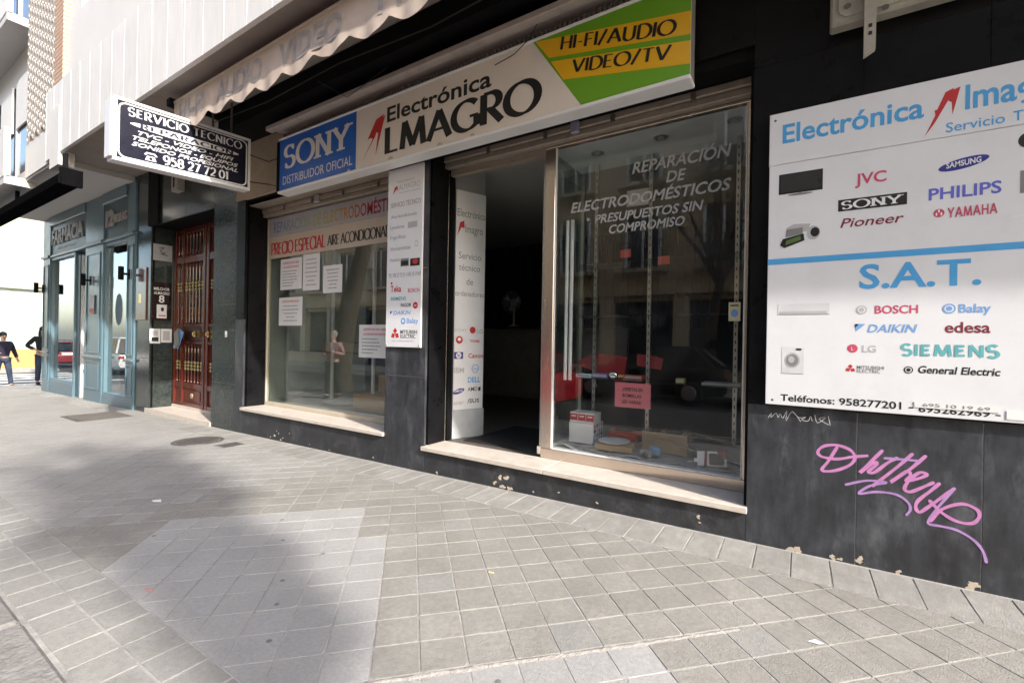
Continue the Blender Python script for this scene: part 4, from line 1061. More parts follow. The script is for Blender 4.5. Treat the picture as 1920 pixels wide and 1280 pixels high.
letter(bn, 'REPARACIÓN DE ELECTRODOMÉSTICOS', plY(.338), -6.80, -3.99, 2.915, .155, RAIN, bold=.02, d=.001)
bn2 = thing('price_banner', 'lower window banner with red and black special price lettering on cream paper', 'banner', (-5.5, .34, 2.53))
B('sheet', (-6.91, -3.945, .335, .3368, 2.53, 2.857), mat('cream banner paper', (.56, .47, .38), .6, .05), bn2)
pletter(bn2, 'PRECIO ESPECIAL', plY(.335), -6.86, -5.53, 2.585, .175, INKR, d=.001, thick=.24, thin=.09, serif=.05, serif_h=.05, nib=3, gap=.12, space=.3)
letter(bn2, 'EN', plY(.335), -5.49, -5.43, 2.745, .035, INKL, d=.001)
pletter(bn2, 'AIRE ACONDICIONADO', plY(.335), -5.49, -4.14, 2.60, .135, INK, d=.001, thick=.22, thin=.08, serif=.05, serif_h=.05, nib=3, gap=.12, space=.3)
def notice(x0, x1, z0, z1, label, head, hm, lines, y=.3475, paper=PAPER, tilt=0.0):
    t = thing('paper_notice', label, 'notice', ((x0 + x1) / 2, y, z0))
    B('sheet', (x0, x1, y - .001, y, z0, z1), paper, t)
    f = plY(y - .001); w = x1 - x0; hh = z1 - z0; z = z1 - .10 * hh
    for s in head:
        c_ = min(.075 * hh, .03 if paper is PAPER else .05); z -= c_ * 1.1
        letter(t, s, f, x0 + .14 * w, x1 - .14 * w, z, c_, hm, bold=.02, d=.001); z -= c_ * .9
    rr = random.Random(label)
    for k in range(lines):
        zz = z - (k + .6) * (z - z0) / (lines + .8); lw_ = rr.uniform(.35, .72) * w
        xa = x0 + (w - lw_) / 2 if hm is not INKPK else x0 + .1 * w
        # illegible small print: a row of short dashes
        mb = MB(); x = xa
        while x < xa + lw_:
            d_ = rr.uniform(.012, .035); mb.add([f(x, zz, .001), f(min(x + d_, xa + lw_), zz, .001), f(min(x + d_, xa + lw_), zz + .014, .001), f(x, zz + .014, .001)], [(0, 1, 2, 3)]); x += d_ + .01
        o = mb.build('small_print', INKG, t); o['kind'] = 'stuff'
notice(-6.616, -6.075, 2.045, 2.50, 'white notice with red heading, upper left of the left shop window', ['OFERTAS EN AIRE', 'ACONDICIONADO'], INKPK, 6)
notice(-6.05, -5.66, 2.01, 2.528, 'tall narrow white notice taped below the middle of the price banner', [], INK, 7)
notice(-5.575, -5.17, 1.955, 2.33, 'white notice with bold black lines, right of the tall narrow one', [], INK, 6)
notice(-6.64, -6.05, 1.515, 1.93, 'lowest of the left-hand white notices, with an orange heading line', ['OFERTAS ESPECIALES'], flat('orange', (.55, .18, .07)), 5)
notice(-4.81, -4.22, 1.104, 1.52, 'white offers notice with rose heading at the lower right of the left window', ['¡OFERTAS EN AIRE', 'ACONDICIONADO!'], INKPK, 5)
# ================================================================ AWNING
aw = thing('awning', 'faded scalloped fabric awning with worn grey lettering folded under the white overhang', 'awning', (-3.6, -.9, 4.0))
AWF = mat('faded awning fabric', (.50, .41, .34), .9, .12, 6, .1, 200, dirt=.6, dcol=(.34, .25, .18), dscale=4)
AWG = mat('grey awning underside', (.30, .295, .27), .9, .08, 5)
AWL = mat('print worn slate', (.33, .295, .28), .9, .35, 9)
def vz(x): # scalloped lower edge
    t = ((x + 3.07) / .50) % 1.0
    t = abs(t if t < .5 else 1 - t) * 2
    z = 3.84 + .095 * t ** 1.8 + .012 * math.sin(x * 3.1)
    return max(z, 3.965) if -6.5 < x < -6.26 else z
def vy(x, z): # the cloth hangs in shallow folds
    k = (4.285 - z) / .45
    return -1.0 - .009 * k * math.sin(x * 12.57 + .6) - .004 * k * math.sin(x * 29 + 1) - .02 * k
va = MB(); NX, NZ = 180, 8
x0, x1 = -6.75, -1.1
for side_ in (0, 1):
    for i in range(NX + 1):
        x = x0 + (x1 - x0) * i / NX
        for j in range(NZ + 1):
            z = 4.285 + (vz(x) - 4.285) * j / NZ
            va.v.append((x, vy(x, z) + .004 * side_, z))
def vi(s_, i, j): return s_ * (NX + 1) * (NZ + 1) + i * (NZ + 1) + j
for i in range(NX):
    for j in range(NZ):
        va.f.append((vi(0, i, j), vi(0, i + 1, j), vi(0, i + 1, j + 1), vi(0, i, j + 1))); va.f.append((vi(1, i, j), vi(1, i, j + 1), vi(1, i + 1, j + 1), vi(1, i + 1, j)))
    va.f.append((vi(0, i, NZ), vi(0, i + 1, NZ), vi(1, i + 1, NZ), vi(1, i, NZ)))
val_ = va.build('valance', AWF, aw, True)
MB().tube([(-6.77, -.985, 4.29), (-1.08, -.985, 4.29)], .024, 10).build('front_bar', mat('beige painted bar', (.5, .42, .35), .5), aw, True)
MB().prism([(-.985, 4.285), (-.5, 4.41), (-.5, 4.42), (-.985, 4.295)], lambda a, b, d: (d, a, b), -6.74, -1.12).build('folded_fabric', AWG, aw)
B('end_bracket', (-6.86, -6.76, -1.05, -.9, 4.24, 4.34), BLACKM, aw, .01); B('end_bracket', (-6.84, -6.78, -.9, -.45, 4.30, 4.42), BLACKM, aw, .01)
for s, a0, a1 in (('HI-FI', -6.6, -5.95), ('AUDIO', -5.65, -4.70), ('VIDEO', -4.40, -3.42), ('TV', -3.04, -2.60), ('COLOR', -2.3, -1.35)):
    vs_, fs__ = sans(s, .04)
    m0, m1 = min(v[0] for v in vs_), max(v[0] for v in vs_)
    # follow the folds of the cloth
    out = []
    for x, y in vs_:
        X = a0 + (x - m0) / (m1 - m0) * (a1 - a0); Z = 3.985 + y / CAP * .225
        out.append((X, vy(X, Z) - .004, Z))
    MB().add(out, fs__).build('lettering', AWL, val_)
# cables under the overhang
CBL = mat('black cable', (.02, .02, .02), .6)
for k, (pts, lab) in enumerate((
    ([(-6.3, -.3, 3.78), (-6.1, -.15, 3.70), (-5.8, -.21, 3.66)], 'short dark cable from the projecting sign to the light box, upper one'),
    ([(-6.3, -.3, 3.42), (-6.1, -.12, 3.40), (-5.8, -.21, 3.30)], 'short dark cable from the projecting sign to the light box, lower one'),
    ([(-6.9, -.46, 4.30), (-5.6, -.47, 4.22), (-4.2, -.46, 4.27), (-2.9, -.47, 4.18), (-1.4, -.46, 4.26), (.3, -.46, 4.22)], 'long sagging black cable strung below the overhang over the shop'),
    ([(-4.6, -.44, 4.2), (-4.2, -.36, 3.95), (-3.6, -.34, 4.1)], 'thin loose wire loop hanging behind the light box hood'),
    ([(-2.35, -.215, 3.80), (-2.15, -.216, 3.83), (-2.0, -.215, 3.91), (-1.9, -.25, 3.99)], 'thin grey wire looping over the top of the light box sign'))):
    p = []
    for i in range(len(pts) - 1):
        for t in range(6):
            s_ = t / 6; a, b_ = Vector(pts[i]), Vector(pts[i + 1]); p.append(a.lerp(b_, s_ * s_ * (3 - 2 * s_)))
    p.append(Vector(pts[-1]))
    o = MB().tube(p, .007 if k < 3 else .0035, 6).build('cable', CBL, None, True); tag(o, lab, 'cable')
al = thing('alarm_box', 'small rusty orange alarm lamp box in the dark above the light box', 'alarm box', (-3.55, -.05, 4.0))
B('box', (-3.72, -3.58, -.05, -.0005, 3.93, 4.16), mat('rusty brown box', (.10, .05, .035), .7), al, .01)
MB().lathe([(.045, 0), (.045, -.05), (.02, -.075)], (-3.50, -.0005, 4.08), 'Y', 14).build('lamp', mat('amber lens', (.45, .15, .03), .3), al, True)
# ================================================================ AIR CONDITIONER
ac = thing('air_conditioner', 'weathered white air conditioner casing with a slotted rail above the white sign', 'air conditioner', (.6, -.06, 3.32))
ACW = mat('weathered white metal', (.40, .37, .31), .6, .12, 8, dirt=.5, dcol=(.22, .17, .12), dscale=6)
B('casing', (.115, .98, -.10, -.002, 3.325, 3.95), ACW, ac, .012)
o = MB(); o.prism(rrect(.155, .94, 3.36, 3.91, .06), plY(-.10), .001, .008); o.build('front_panel', ACW, ac)
MB().lathe([(.20, -.122), (.20, -.1085), (.18, -.1085)], (.55, 0, 3.66), 'Y', 28).build('fan_guard', GRL, ac)
for x, z in ((.20, 3.42), (.38, 3.345), (.70, 3.36)):
    MB().lathe([(.018, -.113), (.015, -.1085)], (x, 0, z), 'Y', 12).build('screw_cap', IRON, ac)
x = .31
b_ = MB().prism([(x - .03, 3.07), (x + .025, 3.10), (x + .035, 3.95), (x - .03, 3.95)], plY(-.112), .0, .03).build('bracket_rail', ACW, ac)
for z in (3.19, 3.235, 3.5): B('slot', (x - .010, x + .008, -.1435, -.1422, z, z + .022), INTD, b_)
B('bracket_arm', (x - .02, x + .02, -.111, -.001, 3.27, 3.31), ACW, ac)
# ================================================================ GOODS IN THE RIGHT DISPLAY CASE
zf = .336
cl = MB(); NN = 26
def hz(x, y): return .345 + .008 * math.sin(x * 17 + y * 9) + .006 * math.sin(x * 31 - y * 23) + (.03 * max(0, 1 - abs(x + 1.93) / .12)) * (1 if y < .52 else .3)
for i in range(NN + 1):
    for j in range(9):
        x = -1.98 + 1.6 * i / NN; y = .40 + .6 * j / 8; cl.v.append((x, y, hz(x, y)))
cl.f = [(i * 9 + j, (i + 1) * 9 + j, (i + 1) * 9 + j + 1, i * 9 + j + 1) for i in range(NN) for j in range(8)]
o = cl.build('grey_cloth', CLOTH, None, True); tag(o, 'crumpled grey cloth spread over the floor of the display case', 'cloth')
md = o.modifiers.new('thick', 'SOLIDIFY'); md.thickness = .003
wb = thing('white_carton', 'white carton with coloured chequered side in the left corner of the display case', 'box', (-1.8, .7, .36))
B('carton', (-1.945, -1.69, .60, .86, .36, .555), WHITE, wb, .003)
cc = [INKB, INKR, INKL, INKT, INKN]
for i in range(4):
    for j in range(4):
        patch(wb, rect(.62 + .058 * i, .665 + .058 * i, .375 + .045 * j, .41 + .045 * j), plX(-1.69), cc[(i * 3 + j * 2) % 5], .001, 'chequer_print')
for k in range(3):
    bb = thing('bulb_box', 'red and white bulb box on the white carton, %s of three' % ('left', 'middle', 'right')[k], 'box', (-1.88 + .085 * k, .7, .557), 'bulb boxes on the white carton')
    B('carton', (-1.945 + .086 * k, -1.862 + .086 * k, .62, .80, .5565, .655), WHITE, bb, .002)
    patch(bb, rect(-1.943 + .086 * k, -1.864 + .086 * k, .575, .64), plY(.62), INKR, .001, 'red_print'); patch(bb, rect(-1.93 + .086 * k, -1.88 + .086 * k, .612, .624), plY(.62), INKW, .002, 'white_print')
oc = thing('orange_case', 'bright orange red tool case behind the round white plate', 'case', (-1.47, .9, .36))
ORG = mat('orange plastic', (.58, .07, .025), .45, .06)
B('case', (-1.63, -1.33, .82, 1.0, .36, .455), ORG, oc, .012); B('lid', (-1.62, -1.25, .84, .99, .457, .475), ORG, oc, .006); B('dark_inset', (-1.58, -1.40, .86, .95, .4755, .479), BLACKM, oc); B('handle', (-1.52, -1.44, .805, .819, .40, .42), BLACKM, oc, .004)
pl = thing('carton_tray', 'flat brown carton under the round white plate', 'box', (-1.45, .6, .36))
MB().box(-.17, .17, -.13, .13, 0, .05).build('carton', CARTON, pl); pl.children[0].matrix_parent_inverse = Matrix.Identity(4); pl.rotation_euler = (0, 0, R(10)); pl.location = (-1.46, .60, .357)
wp = MB().lathe([(.02, 0), (.10, .002), (.145, .016), (.15, .022), (.143, .021), (.1, .007)], (-1.48, .60, .409), n=32).build('white_plate', WHITE, None, True); tag(wp, 'round white plate lying on a flat brown carton in the display case', 'plate')
bx_ = thing('brown_box', 'brown cardboard box with two dark windows in its lid, middle of the display case', 'box', (-1.04, .78, .36))
B('carton', (-1.24, -.84, .68, .93, .357, .535), CARTON, bx_, .004); B('lid_window', (-1.21, -1.09, .72, .89, .5355, .538), GRWIN, bx_); B('lid_window', (-1.05, -.90, .72, .87, .5355, .538), GRWIN, bx_); patch(bx_, rect(-1.14, -1.0, .91, .926), lambda a, b, d: (a, b, .536 + d), INKR, .001, 'red_print')
cm = thing('compact_camera', 'small grey compact camera with a blue top on the grey cloth', 'camera', (-1.12, .47, .36))
B('body', (-1.19, -1.09, .44, .50, .356, .415), mat('grey plastic', (.28, .29, .29), .4), cm, .01); MB().lathe([(.022, 0), (.022, -.02), (.016, -.024)], (-1.14, .44, .385), 'Y', 16).build('lens', GRWIN, cm, True); B('blue_cover', (-1.12, -1.03, .50, .56, .37, .44), mat('pale blue plastic', (.17, .32, .55), .4), cm, .008)
bp_ = thing('blister_pack', 'white and red blister pack leaning at the right of the display case', 'package', (-.62, .45, .36))
q = MB().bbox(-.11, .11, -.004, .004, 0, .12, .002).build('card', WHITE, bp_); q.matrix_parent_inverse = Matrix.Identity(4)
q2 = MB().bbox(-.02, .09, -.03, -.0045, .015, .10, .01).build('blister', GRWIN, bp_); q2.matrix_parent_inverse = Matrix.Identity(4)
q3 = MB().add([(.06, -.0055, .06), (.11, -.0055, .06), (.11, -.0055, .12), (.04, -.0055, .12)], [(0, 1, 2, 3)]).build('red_print', INKR, bp_); q3.matrix_parent_inverse = Matrix.Identity(4)
q3 = MB().add([(-.06, -.0055, .0), (-.04, -.0055, .0), (-.03, -.0055, .12), (-.05, -.0055, .12)], [(0, 1, 2, 3)]).build('red_print', INKM, bp_); q3.matrix_parent_inverse = Matrix.Identity(4)
q4 = MB().bbox(-.135, -.109, -.003, .003, .03, .06, .002).build('hang_tab', WHITE, bp_); q4.matrix_parent_inverse = Matrix.Identity(4)
bp_.location = (-.60, .45, .362); bp_.rotation_euler = (R(-18), R(-4), R(8))
lg_ = thing('leaning_frame', 'thin aluminium framed panel lying tilted at the right end of the display case', 'frame', (-.6, .8, .36))
for nm, d_, mt in (('panel', (-.3, .3, -.14, .14, 0, .006), GRWIN), ('edge_bar', (-.31, .31, -.155, -.141, -.004, .012), ALU), ('edge_bar', (-.31, .31, .141, .155, -.004, .012), ALU)):
    q = B(nm, d_, mt, lg_); q.matrix_parent_inverse = Matrix.Identity(4)
lg_.location = (-.66, .80, .44); lg_.rotation_euler = (R(14), R(10), R(-6))
sm = [('purple_box', 'small purple box at the left end of the lowest glass shelf', (-1.72, -1.55, .60, .70, 1.0095, 1.05), mat('purple card', (.12, .10, .36), .5)),
      ('white_box', 'flat white box beside the purple one on the lowest glass shelf', (-1.88, -1.725, .60, .70, 1.0095, 1.035), PAPER),
      ('red_package', 'flat red package behind the silver bulb on the lowest glass shelf', (-1.44, -1.24, .66, .76, 1.0095, 1.045), ORG),
      ('yellow_box', 'small yellow box in the middle of the lowest glass shelf', (-.93, -.86, .60, .68, 1.0095, 1.045), mat('pale yellow card', (.55, .46, .16), .6)),
      ('paper_stack', 'loose stack of pale leaflets at the right end of the lowest glass shelf', (-.72, -.42, .60, .80, 1.0095, 1.022), INKL)]
for nm, lab, d_, mt in sm:
    t = thing(nm, lab, 'box' if 'box' in nm else ('package' if 'pack' in nm else 'leaflets'), ((d_[0] + d_[1]) / 2, d_[2], d_[4])); B('body', d_, mt, t, .002)
    patch(t, rect(d_[0] + .012, d_[1] - .012, d_[4] + .006, d_[5] - .006), plY(d_[2]), INKL if mt is not PAPER else INKB, .0008, 'label_print')
sb = thing('silver_bulb', 'large silver-domed bulb lying on the lowest glass shelf above the pink notice', 'bulb', (-1.47, .56, 1.01))
MB().ell((-1.48, .56, 1.047), (.052, .04, .037), 18, 10).build('dome', CHROME, sb, True); MB().lathe([(.016, 0), (.018, .03), (.016, .055)], (-1.435, .565, 1.04), 'X', 12).build('cap', BRASS, sb, True)
pn = thing('pink_notice', 'pink paper notice about bulbs hung inside the display case glass', 'notice', (-1.24, .37, .785))
PKP = mat('pink paper', (.60, .17, .20), .7, .05)
B('sheet', (-1.395, -1.08, .3655, .3665, .785, 1.0), PKP, pn)
for s, a0, a1, z in (('¡OFERTAS EN', -1.325, -1.15, .93), ('BOMBILLAS', -1.325, -1.16, .875), ('LED VARIAS!', -1.33, -1.16, .82)):
    letter(pn, s, plY(.3655), a0, a1, z, .028, INK, bold=.03, d=.001)
ys_ = thing('yellow_sticker', 'small pale yellow sticker with a blue drop on the display case glass', 'sticker', (-.44, .348, 1.53))
B('sheet', (-.487, -.405, .347, .3485, 1.53, 1.675), mat('pale yellow paper', (.66, .62, .38), .6), ys_); patch(ys_, disc(-.446, 1.59, .025, .03), plY(.347), INKLB, .001); patch(ys_, rect(-.475, -.418, 1.645, 1.655), plY(.347), INK, .001)
for k, (x, z, y) in enumerate(((-1.45, 2.14, .60), (-1.10, 2.05, .60))):
    o = MB().box(x, x + .10, y - .004, y - .002, z, z + .075).build('price_tag', mat('red tag card', (.50, .06, .04), .6)); tag(o, ('upper' if k == 0 else 'lower') + ' small orange red price tag on the top glass shelf edge', 'price tag')
o = B('white_card', (-1.50, -1.28, .90, .904, 2.70, 2.86), PAPER); tag(o, 'blank white card hung at the back behind the window lettering', 'card')
REDP = (((-2.04, 1.10), (-1.80, 1.02), (-1.53, 1.03), (-1.50, 1.20), (-1.66, 1.225), (-1.85, 1.235), (-2.04, 1.15)), ((-1.41, 1.12), (-1.17, 1.09), (-1.15, 1.20), (-1.25, 1.225), (-1.41, 1.24)))
for k, pts in enumerate(REDP):
    o = MB().prism(pts, plY(1.02 + .02 * k), 0, .006).build('red_card', rc); tag(o, ('large' if k == 0 else 'small') + ' folded red card standing at the back above the lowest glass shelf', 'card')
# sign board inside the doorway, at an angle to the street
db = thing('doorway_board', 'tall white board with computer service lettering standing inside the shop doorway', 'board', (-3.36, .5, .22))
A0 = Vector((-3.36, .50)); DV = Vector((.387, .922)).normalized(); NV = Vector((DV.y, -DV.x))
def fb(a, b, d=0.0):
    p = A0 + DV * a + NV * d; return (p.x, p.y, b)
BW = .395
mb = MB().prism(rect(0, BW, .545, 3.07), fb, 0, -.02); mb.build('board', WPANEL, db)
mb = MB().prism(rect(-.01, BW + .01, .217, .543), fb, .01, -.25); mb.build('plinth_box', mat('grey plinth', (.40, .42, .44), .5), db)
mb = MB().prism(rect(0, BW, .5445, 3.35), fb, -.022, -.25); mb.build('column', INTW, db)
def bu(px): return (px - 36) / 150 * BW
def bv(py, px): 
    t = (px - 36) / 150
    top, bot = 0 + 28 * t, 1138 - 18 * t
    return 3.07 - (py - top) / (bot - top) * (3.07 - .545)
for s, xa, ya, xb, yb, cp, m_, bo in (('Electrónica', 42, 130, 184, 162, .085, INKG, 0), ('lmagro', 82, 215, 172, 238, .09, INKG, 0), ('Servicio', 52, 352, 165, 368, .075, INKG, 0), ('técnico', 54, 410, 160, 428, .075, INKG, 0), ('de', 92, 490, 126, 492, .075, INKG, 0), ('ordenadores', 38, 548, 184, 552, .06, INKG, 0),
     ('SONY', 38, 732, 98, 732, .035, INKL, 0), ('LG', 150, 738, 180, 738, .05, INKL, .02), ('TOSHIBA', 114, 785, 166, 785, .03, INKR, .03), ('Canon', 108, 864, 184, 864, .05, INKR, .03), ('IBM', 38, 945, 88, 945, .06, INKL, .02), ('DELL', 108, 990, 172, 990, .06, INKB, .04), ('AMD', 108, 1035, 158, 1035, .045, INK, .01), ('acer', 38, 1108, 90, 1108, .05, INKL, .01), ('/SUS', 108, 1095, 168, 1095, .045, INK, .03)):
    a0, a1 = bu(xa), bu(xb); z = (bv(ya, xa) + bv(yb, xb)) / 2
    letter(db, s, fb, a0, a1, z, cp, m_, bold=bo, d=.0015)
patch(db, [(bu(42), bv(240, 42)), (bu(55), bv(170, 55)), (bu(76), bv(160, 76)), (bu(78), bv(200, 78)), (bu(62), bv(195, 62))], fb, INKR, .0015, 'lightning_emblem')
for px, py, r_, m_ in ((128, 722, .04, INKR), (62, 775, .045, INKR), (145, 920, .05, INKLB)):
    patch(db, disc(bu(px), bv(py, px), r_, r_), fb, m_, .0015)
patch(db, disc(bu(145), bv(920, 145), .042, .042), fb, WPANEL, .0022); letter(db, 'intel', fb, bu(132), bu(160), bv(928, 145), .04, INKLB, d=.003, bold=0)
patch(db, disc(bu(62), bv(772, 62), .022, .02), fb, WPANEL, .0022)
patch(db, rect(bu(38), bu(82), bv(873, 60), bv(838, 60)), fb, INKN, .0015); patch(db, disc(bu(60), bv(855, 60), .035, .035), fb, INKW, .0022); letter(db, 'hp', fb, bu(52), bu(68), bv(862, 60), .04, INKN, d=.003, shear=.2)
patch(db, disc(bu(63), bv(1040, 63), .075, .03, 20, .25), fb, INKN, .0015); letter(db, 'SAMSUNG', fb, bu(42), bu(84), bv(1046, 63), .026, INKW, d=.0025, skew=.01)
patch(db, [(bu(162), bv(1035, 162)), (bu(162), bv(1015, 162)), (bu(174), bv(1010, 174)), (bu(174), bv(1030, 174))], fb, INK, .0015)
# fan on the counter
fa = thing('table_fan', 'white table fan on the counter deep inside the dark shop', 'fan', (-4.9, 4.2, 1.64))
FW = mat('fan white', (.62, .62, .62), .5)
MB().lathe([(.12, 0), (.12, .02), (.03, .035)], (-4.9, 4.2, 1.641), n=24).build('base', FW, fa, True); MB().tube([(-4.9, 4.2, 1.66), (-4.9, 4.2, 2.08)], .022, 10).build('stem', FW, fa)
MB().lathe([(.07, .12), (.075, .0), (.04, -.03)], (-4.9, 4.15, 2.12), 'Y', 18).build('motor', FW, fa, True)
gd = MB()
for r_ in (.21, .17, .13, .09): gd.tube([(-4.9 + r_ * math.cos(R(a)), 4.09, 2.12 + r_ * math.sin(R(a))) for a in range(0, 361, 15)], .005, 5)
for a in range(0, 360, 30): gd.tube([(-4.9, 4.085, 2.12), (-4.9 + .21 * math.cos(R(a)), 4.09, 2.12 + .21 * math.sin(R(a)))], .003, 5)
gd.build('guard', FW, fa)
for k in range(3):
    a = R(120 * k + 20); t = (math.cos(a), math.sin(a)); nrm = (-t[1], t[0])
    MB().prism([(-4.9 + t[0] * .03, 2.12 + t[1] * .03), (-4.9 + t[0] * .17 + nrm[0] * .06, 2.12 + t[1] * .17 + nrm[1] * .06), (-4.9 + t[0] * .17 - nrm[0] * .05, 2.12 + t[1] * .17 - nrm[1] * .05)], plY(4.12), 0, .004).build('blade', FW, fa)
bn_ = MB().lathe([(.16, 0), (.2, .75), (.215, .76), (.215, .78), (.19, .78)], (-2.9, 3.2, .216), n=20).build('waste_bin', BLACKM, None, True); tag(bn_, 'dark waste bin standing inside the shop near the counter', 'bin')
# goods in the left window: pine boxes
for k, (d_, lab) in enumerate((((-5.25, -4.35, .62, 1.10, .361, .58), 'long low pine box on the floor of the left shop window'), ((-4.95, -4.10, .80, 1.20, .5805, .84), 'upper pine box stacked on the long low one in the left shop window'), ((-4.34, -3.98, .45, .78, .361, .60), 'small pine box in the right corner of the left shop window'))):
    t = thing('pine_box', lab, 'wooden box', ((d_[0] + d_[1]) / 2, d_[2], d_[4]), 'pine boxes in the left window'); B('front_board', (d_[0], d_[1], d_[2], d_[2] + .02, d_[4], d_[5]), PINE, t, .002); B('back_board', (d_[0], d_[1], d_[3] - .02, d_[3], d_[4], d_[5]), PINE, t, .002)
    B('side_board', (d_[0], d_[0] + .02, d_[2] + .021, d_[3] - .021, d_[4], d_[5]), PINE, t); B('side_board', (d_[1] - .02, d_[1], d_[2] + .021, d_[3] - .021, d_[4], d_[5]), PINE, t); B('top_board', (d_[0] + .021, d_[1] - .021, d_[2] + .021, d_[3] - .021, d_[5] - .022, d_[5] - .002), PINE, t)
o = MB().ell((-5.75, .75, .40), (.32, .16, .045), 18, 8).build('folded_cloth', mat('pale green cloth', (.38, .42, .38), .95, .1), None, True); tag(o, 'pale folded cloth on the floor of the left shop window', 'cloth')
o = B('paper_strip', (-4.75, -4.30, .86, .864, 1.86, 2.0), mat('yellowed paper', (.42, .40, .32), .7)); tag(o, 'yellowed paper strip hung in the middle of the left shop window', 'card')
# ================================================================ STREET DOOR
dd = thing('entrance_door', 'red brown varnished wooden entrance door with turned spindles and brass knobs', 'door', (-9.1, .38, .02))
YD = .372
for x0, x1 in ((-10.295, -10.22), (-9.96, -9.88), (-9.12, -9.03), (-8.99, -8.90), (-8.12, -8.03), (-7.98, -7.91)):
    B('stile', (x0, x1, YD, YD + .07, .022, 3.36), WOOD, dd, .008)
for (x0, x1) in ((-10.219, -9.961), (-9.879, -9.121), (-8.899, -8.121)):
    wide = x1 - x0 > .4
    for z0, z1 in ((.022, .09), (.36, .46), (1.18, 1.24), (1.50, 1.56), (2.70, 2.83), (3.26, 3.36)):
        B('rail', (x0, x1, YD + .006, YD + .066, z0, z1), WOOD, dd, .006)
    B('lower_panel', (x0 + .001, x1 - .001, YD + .03, YD + .05, .091, .359), WOOD, dd); 
    if wide:
        B('raised_field', (x0 + .07, x1 - .07, YD + .015, YD + .029, .13, .32), WOOD, dd, .01)
        MB().lathe([(.055, 0), (.05, -.012), (.02, -.018)], ((x0 + x1) / 2, YD + .0145, .225), 'Y', 6).build('rosette', mat('dull gilt', (.30, .26, .16), .5), dd)
        B('lock_panel', (x0 + .001, x1 - .001, YD + .02, YD + .05, 1.241, 1.499), WOODD, dd)
    else:
        B('lock_panel', (x0 + .001, x1 - .001, YD + .02, YD + .05, 1.241, 1.499), WOOD, dd)
    n = 6 if wide else 2
    B('door_glass', (x0 + .001, x1 - .001, YD + .055, YD + .06, .461, 3.259), mat('black door glass', (.008, .008, .01), .08, .1), dd)
    for i in range(n):
        x = x0 + (x1 - x0) * (i + .5) / n
        for z0, z1, zo in ((.46, 1.18, .72), (1.56, 2.70, 2.2), (2.83, 3.26, 3.1)):
            h_ = z1 - z0
            sp = MB().lathe([(.008, z0), (.022, z0 + .02), (.012, z0 + .05), (.02, z0 + .12 * h_), (.012, z0 + .3 * h_), (.012, z1 - .3 * h_), (.02, z1 - .12 * h_), (.012, z1 - .05), (.022, z1 - .02), (.008, z1)], (x, YD + .03, 0), n=8).build('spindle', WOOD, dd, True)
            if z0 < 2.8:
                for q in range(3): MB().lathe([(.012, -.025), (.026, 0), (.012, .025)], (x, YD + .03, zo + .06 * q), n=8).build('gilt_bead', mat('gilt', (.46, .38, .16), .4, metal=.3), sp, True)
for x in (-9.28, -8.78):
    k = MB().lathe([(.025, 0), (.02, -.03), (.055, -.05), (.06, -.075), (.03, -.10)], (x, YD + .019, 1.37), 'Y', 18).build('knob', BRASS, dd, True)
    MB().lathe([(.075, 0), (.075, -.008)], (x, YD + .02, 1.37), 'Y', 18).build('backplate', mat('old brass', (.25, .17, .07), .4, metal=.7), k)
# leaflets stuck in the door, plates and papers beside it
lf_ = thing('leaflet_bundle', 'crumpled blue and white leaflets stuffed in the red door bars', 'leaflets', (-9.9, .33, 1.2))
for k, (dx, rz, mt) in enumerate(((-.12, -14, INKLB), (0, 6, PAPER), (.1, 20, INKLB), (.02, -30, mat('print grey green', (.25, .27, .22), .6)))):
    q = MB().bbox(-.10, .10, -.003, .003, -.22, .12, .001).build('leaflet', mt, lf_); q.matrix_parent_inverse = Matrix.Identity(4); q.location = (dx, -.02 * k, .12); q.rotation_euler = (R(-8), R(rz), 0)
XP = -10.3015
def wallplate(name, lab, cat, y0, y1, z0, z1, mt, th=.012):
    t = thing(name, lab, cat, (XP, (y0 + y1) / 2, z0)); B('plate', (XP, XP + th, y0, y1, z0, z1), mt, t, .002); return t, (lambda a, b, d=0: (XP + th + d, a, b))
t, f = wallplate('office_plate', 'square grey plate with a scribbled emblem high beside the red door', 'plate', .03, .335, 2.75, 3.06, mat('grey plastic plate', (.42, .42, .42), .4))
ribbon(t, [(.12, 2.98), (.2, 3.0), (.14, 2.93), (.22, 2.90), (.15, 2.88), (.26, 2.86)], f, .012, INK, .001, 'emblem')
t, f = wallplate('number_plaque', 'dark brown plaque with white house number beside the red door', 'plaque', .02, .33, 1.62, 2.34, mat('brown black acrylic', (.022, .012, .012), .25))
letter(t, 'MELCHOR', f, .05, .30, 2.19, .05, INKW, bold=.03, d=.001); letter(t, 'ALMAGRO', f, .05, .30, 2.11, .05, INKW, bold=.03, d=.001); letter(t, '8', f, .13, .22, 1.96, .13, INKW, bold=.05, d=.001)
sh_ = B('stuck_notice', (XP + .0125, XP + .014, .10, .26, 1.66, 1.92), PAPER, t); patch(t, disc(.19, 1.83, .025, .04), lambda a, b, d: (XP + .0142 + d, a, b), INK, .001); patch(t, rect(.13, .24, 1.70, 1.72), lambda a, b, d: (XP + .0142 + d, a, b), INKR, .001)
t, f = wallplate('paper_notice', 'white notice with a dark photo, left of the pair below the house number plaque', 'notice', .0, .17, 1.18, 1.46, PAPER, .002)
patch(t, rect(.03, .14, 1.22, 1.30), f, INK, .001); patch(t, rect(.04, .13, 1.32, 1.42), f, INKL, .001)
t, f = wallplate('paper_notice', 'white notice with faint text, right of the pair below the house number plaque', 'notice', .18, .355, 1.20, 1.46, PAPER, .002)
patch(t, rect(.21, .32, 1.24, 1.42), f, INKL, .001)
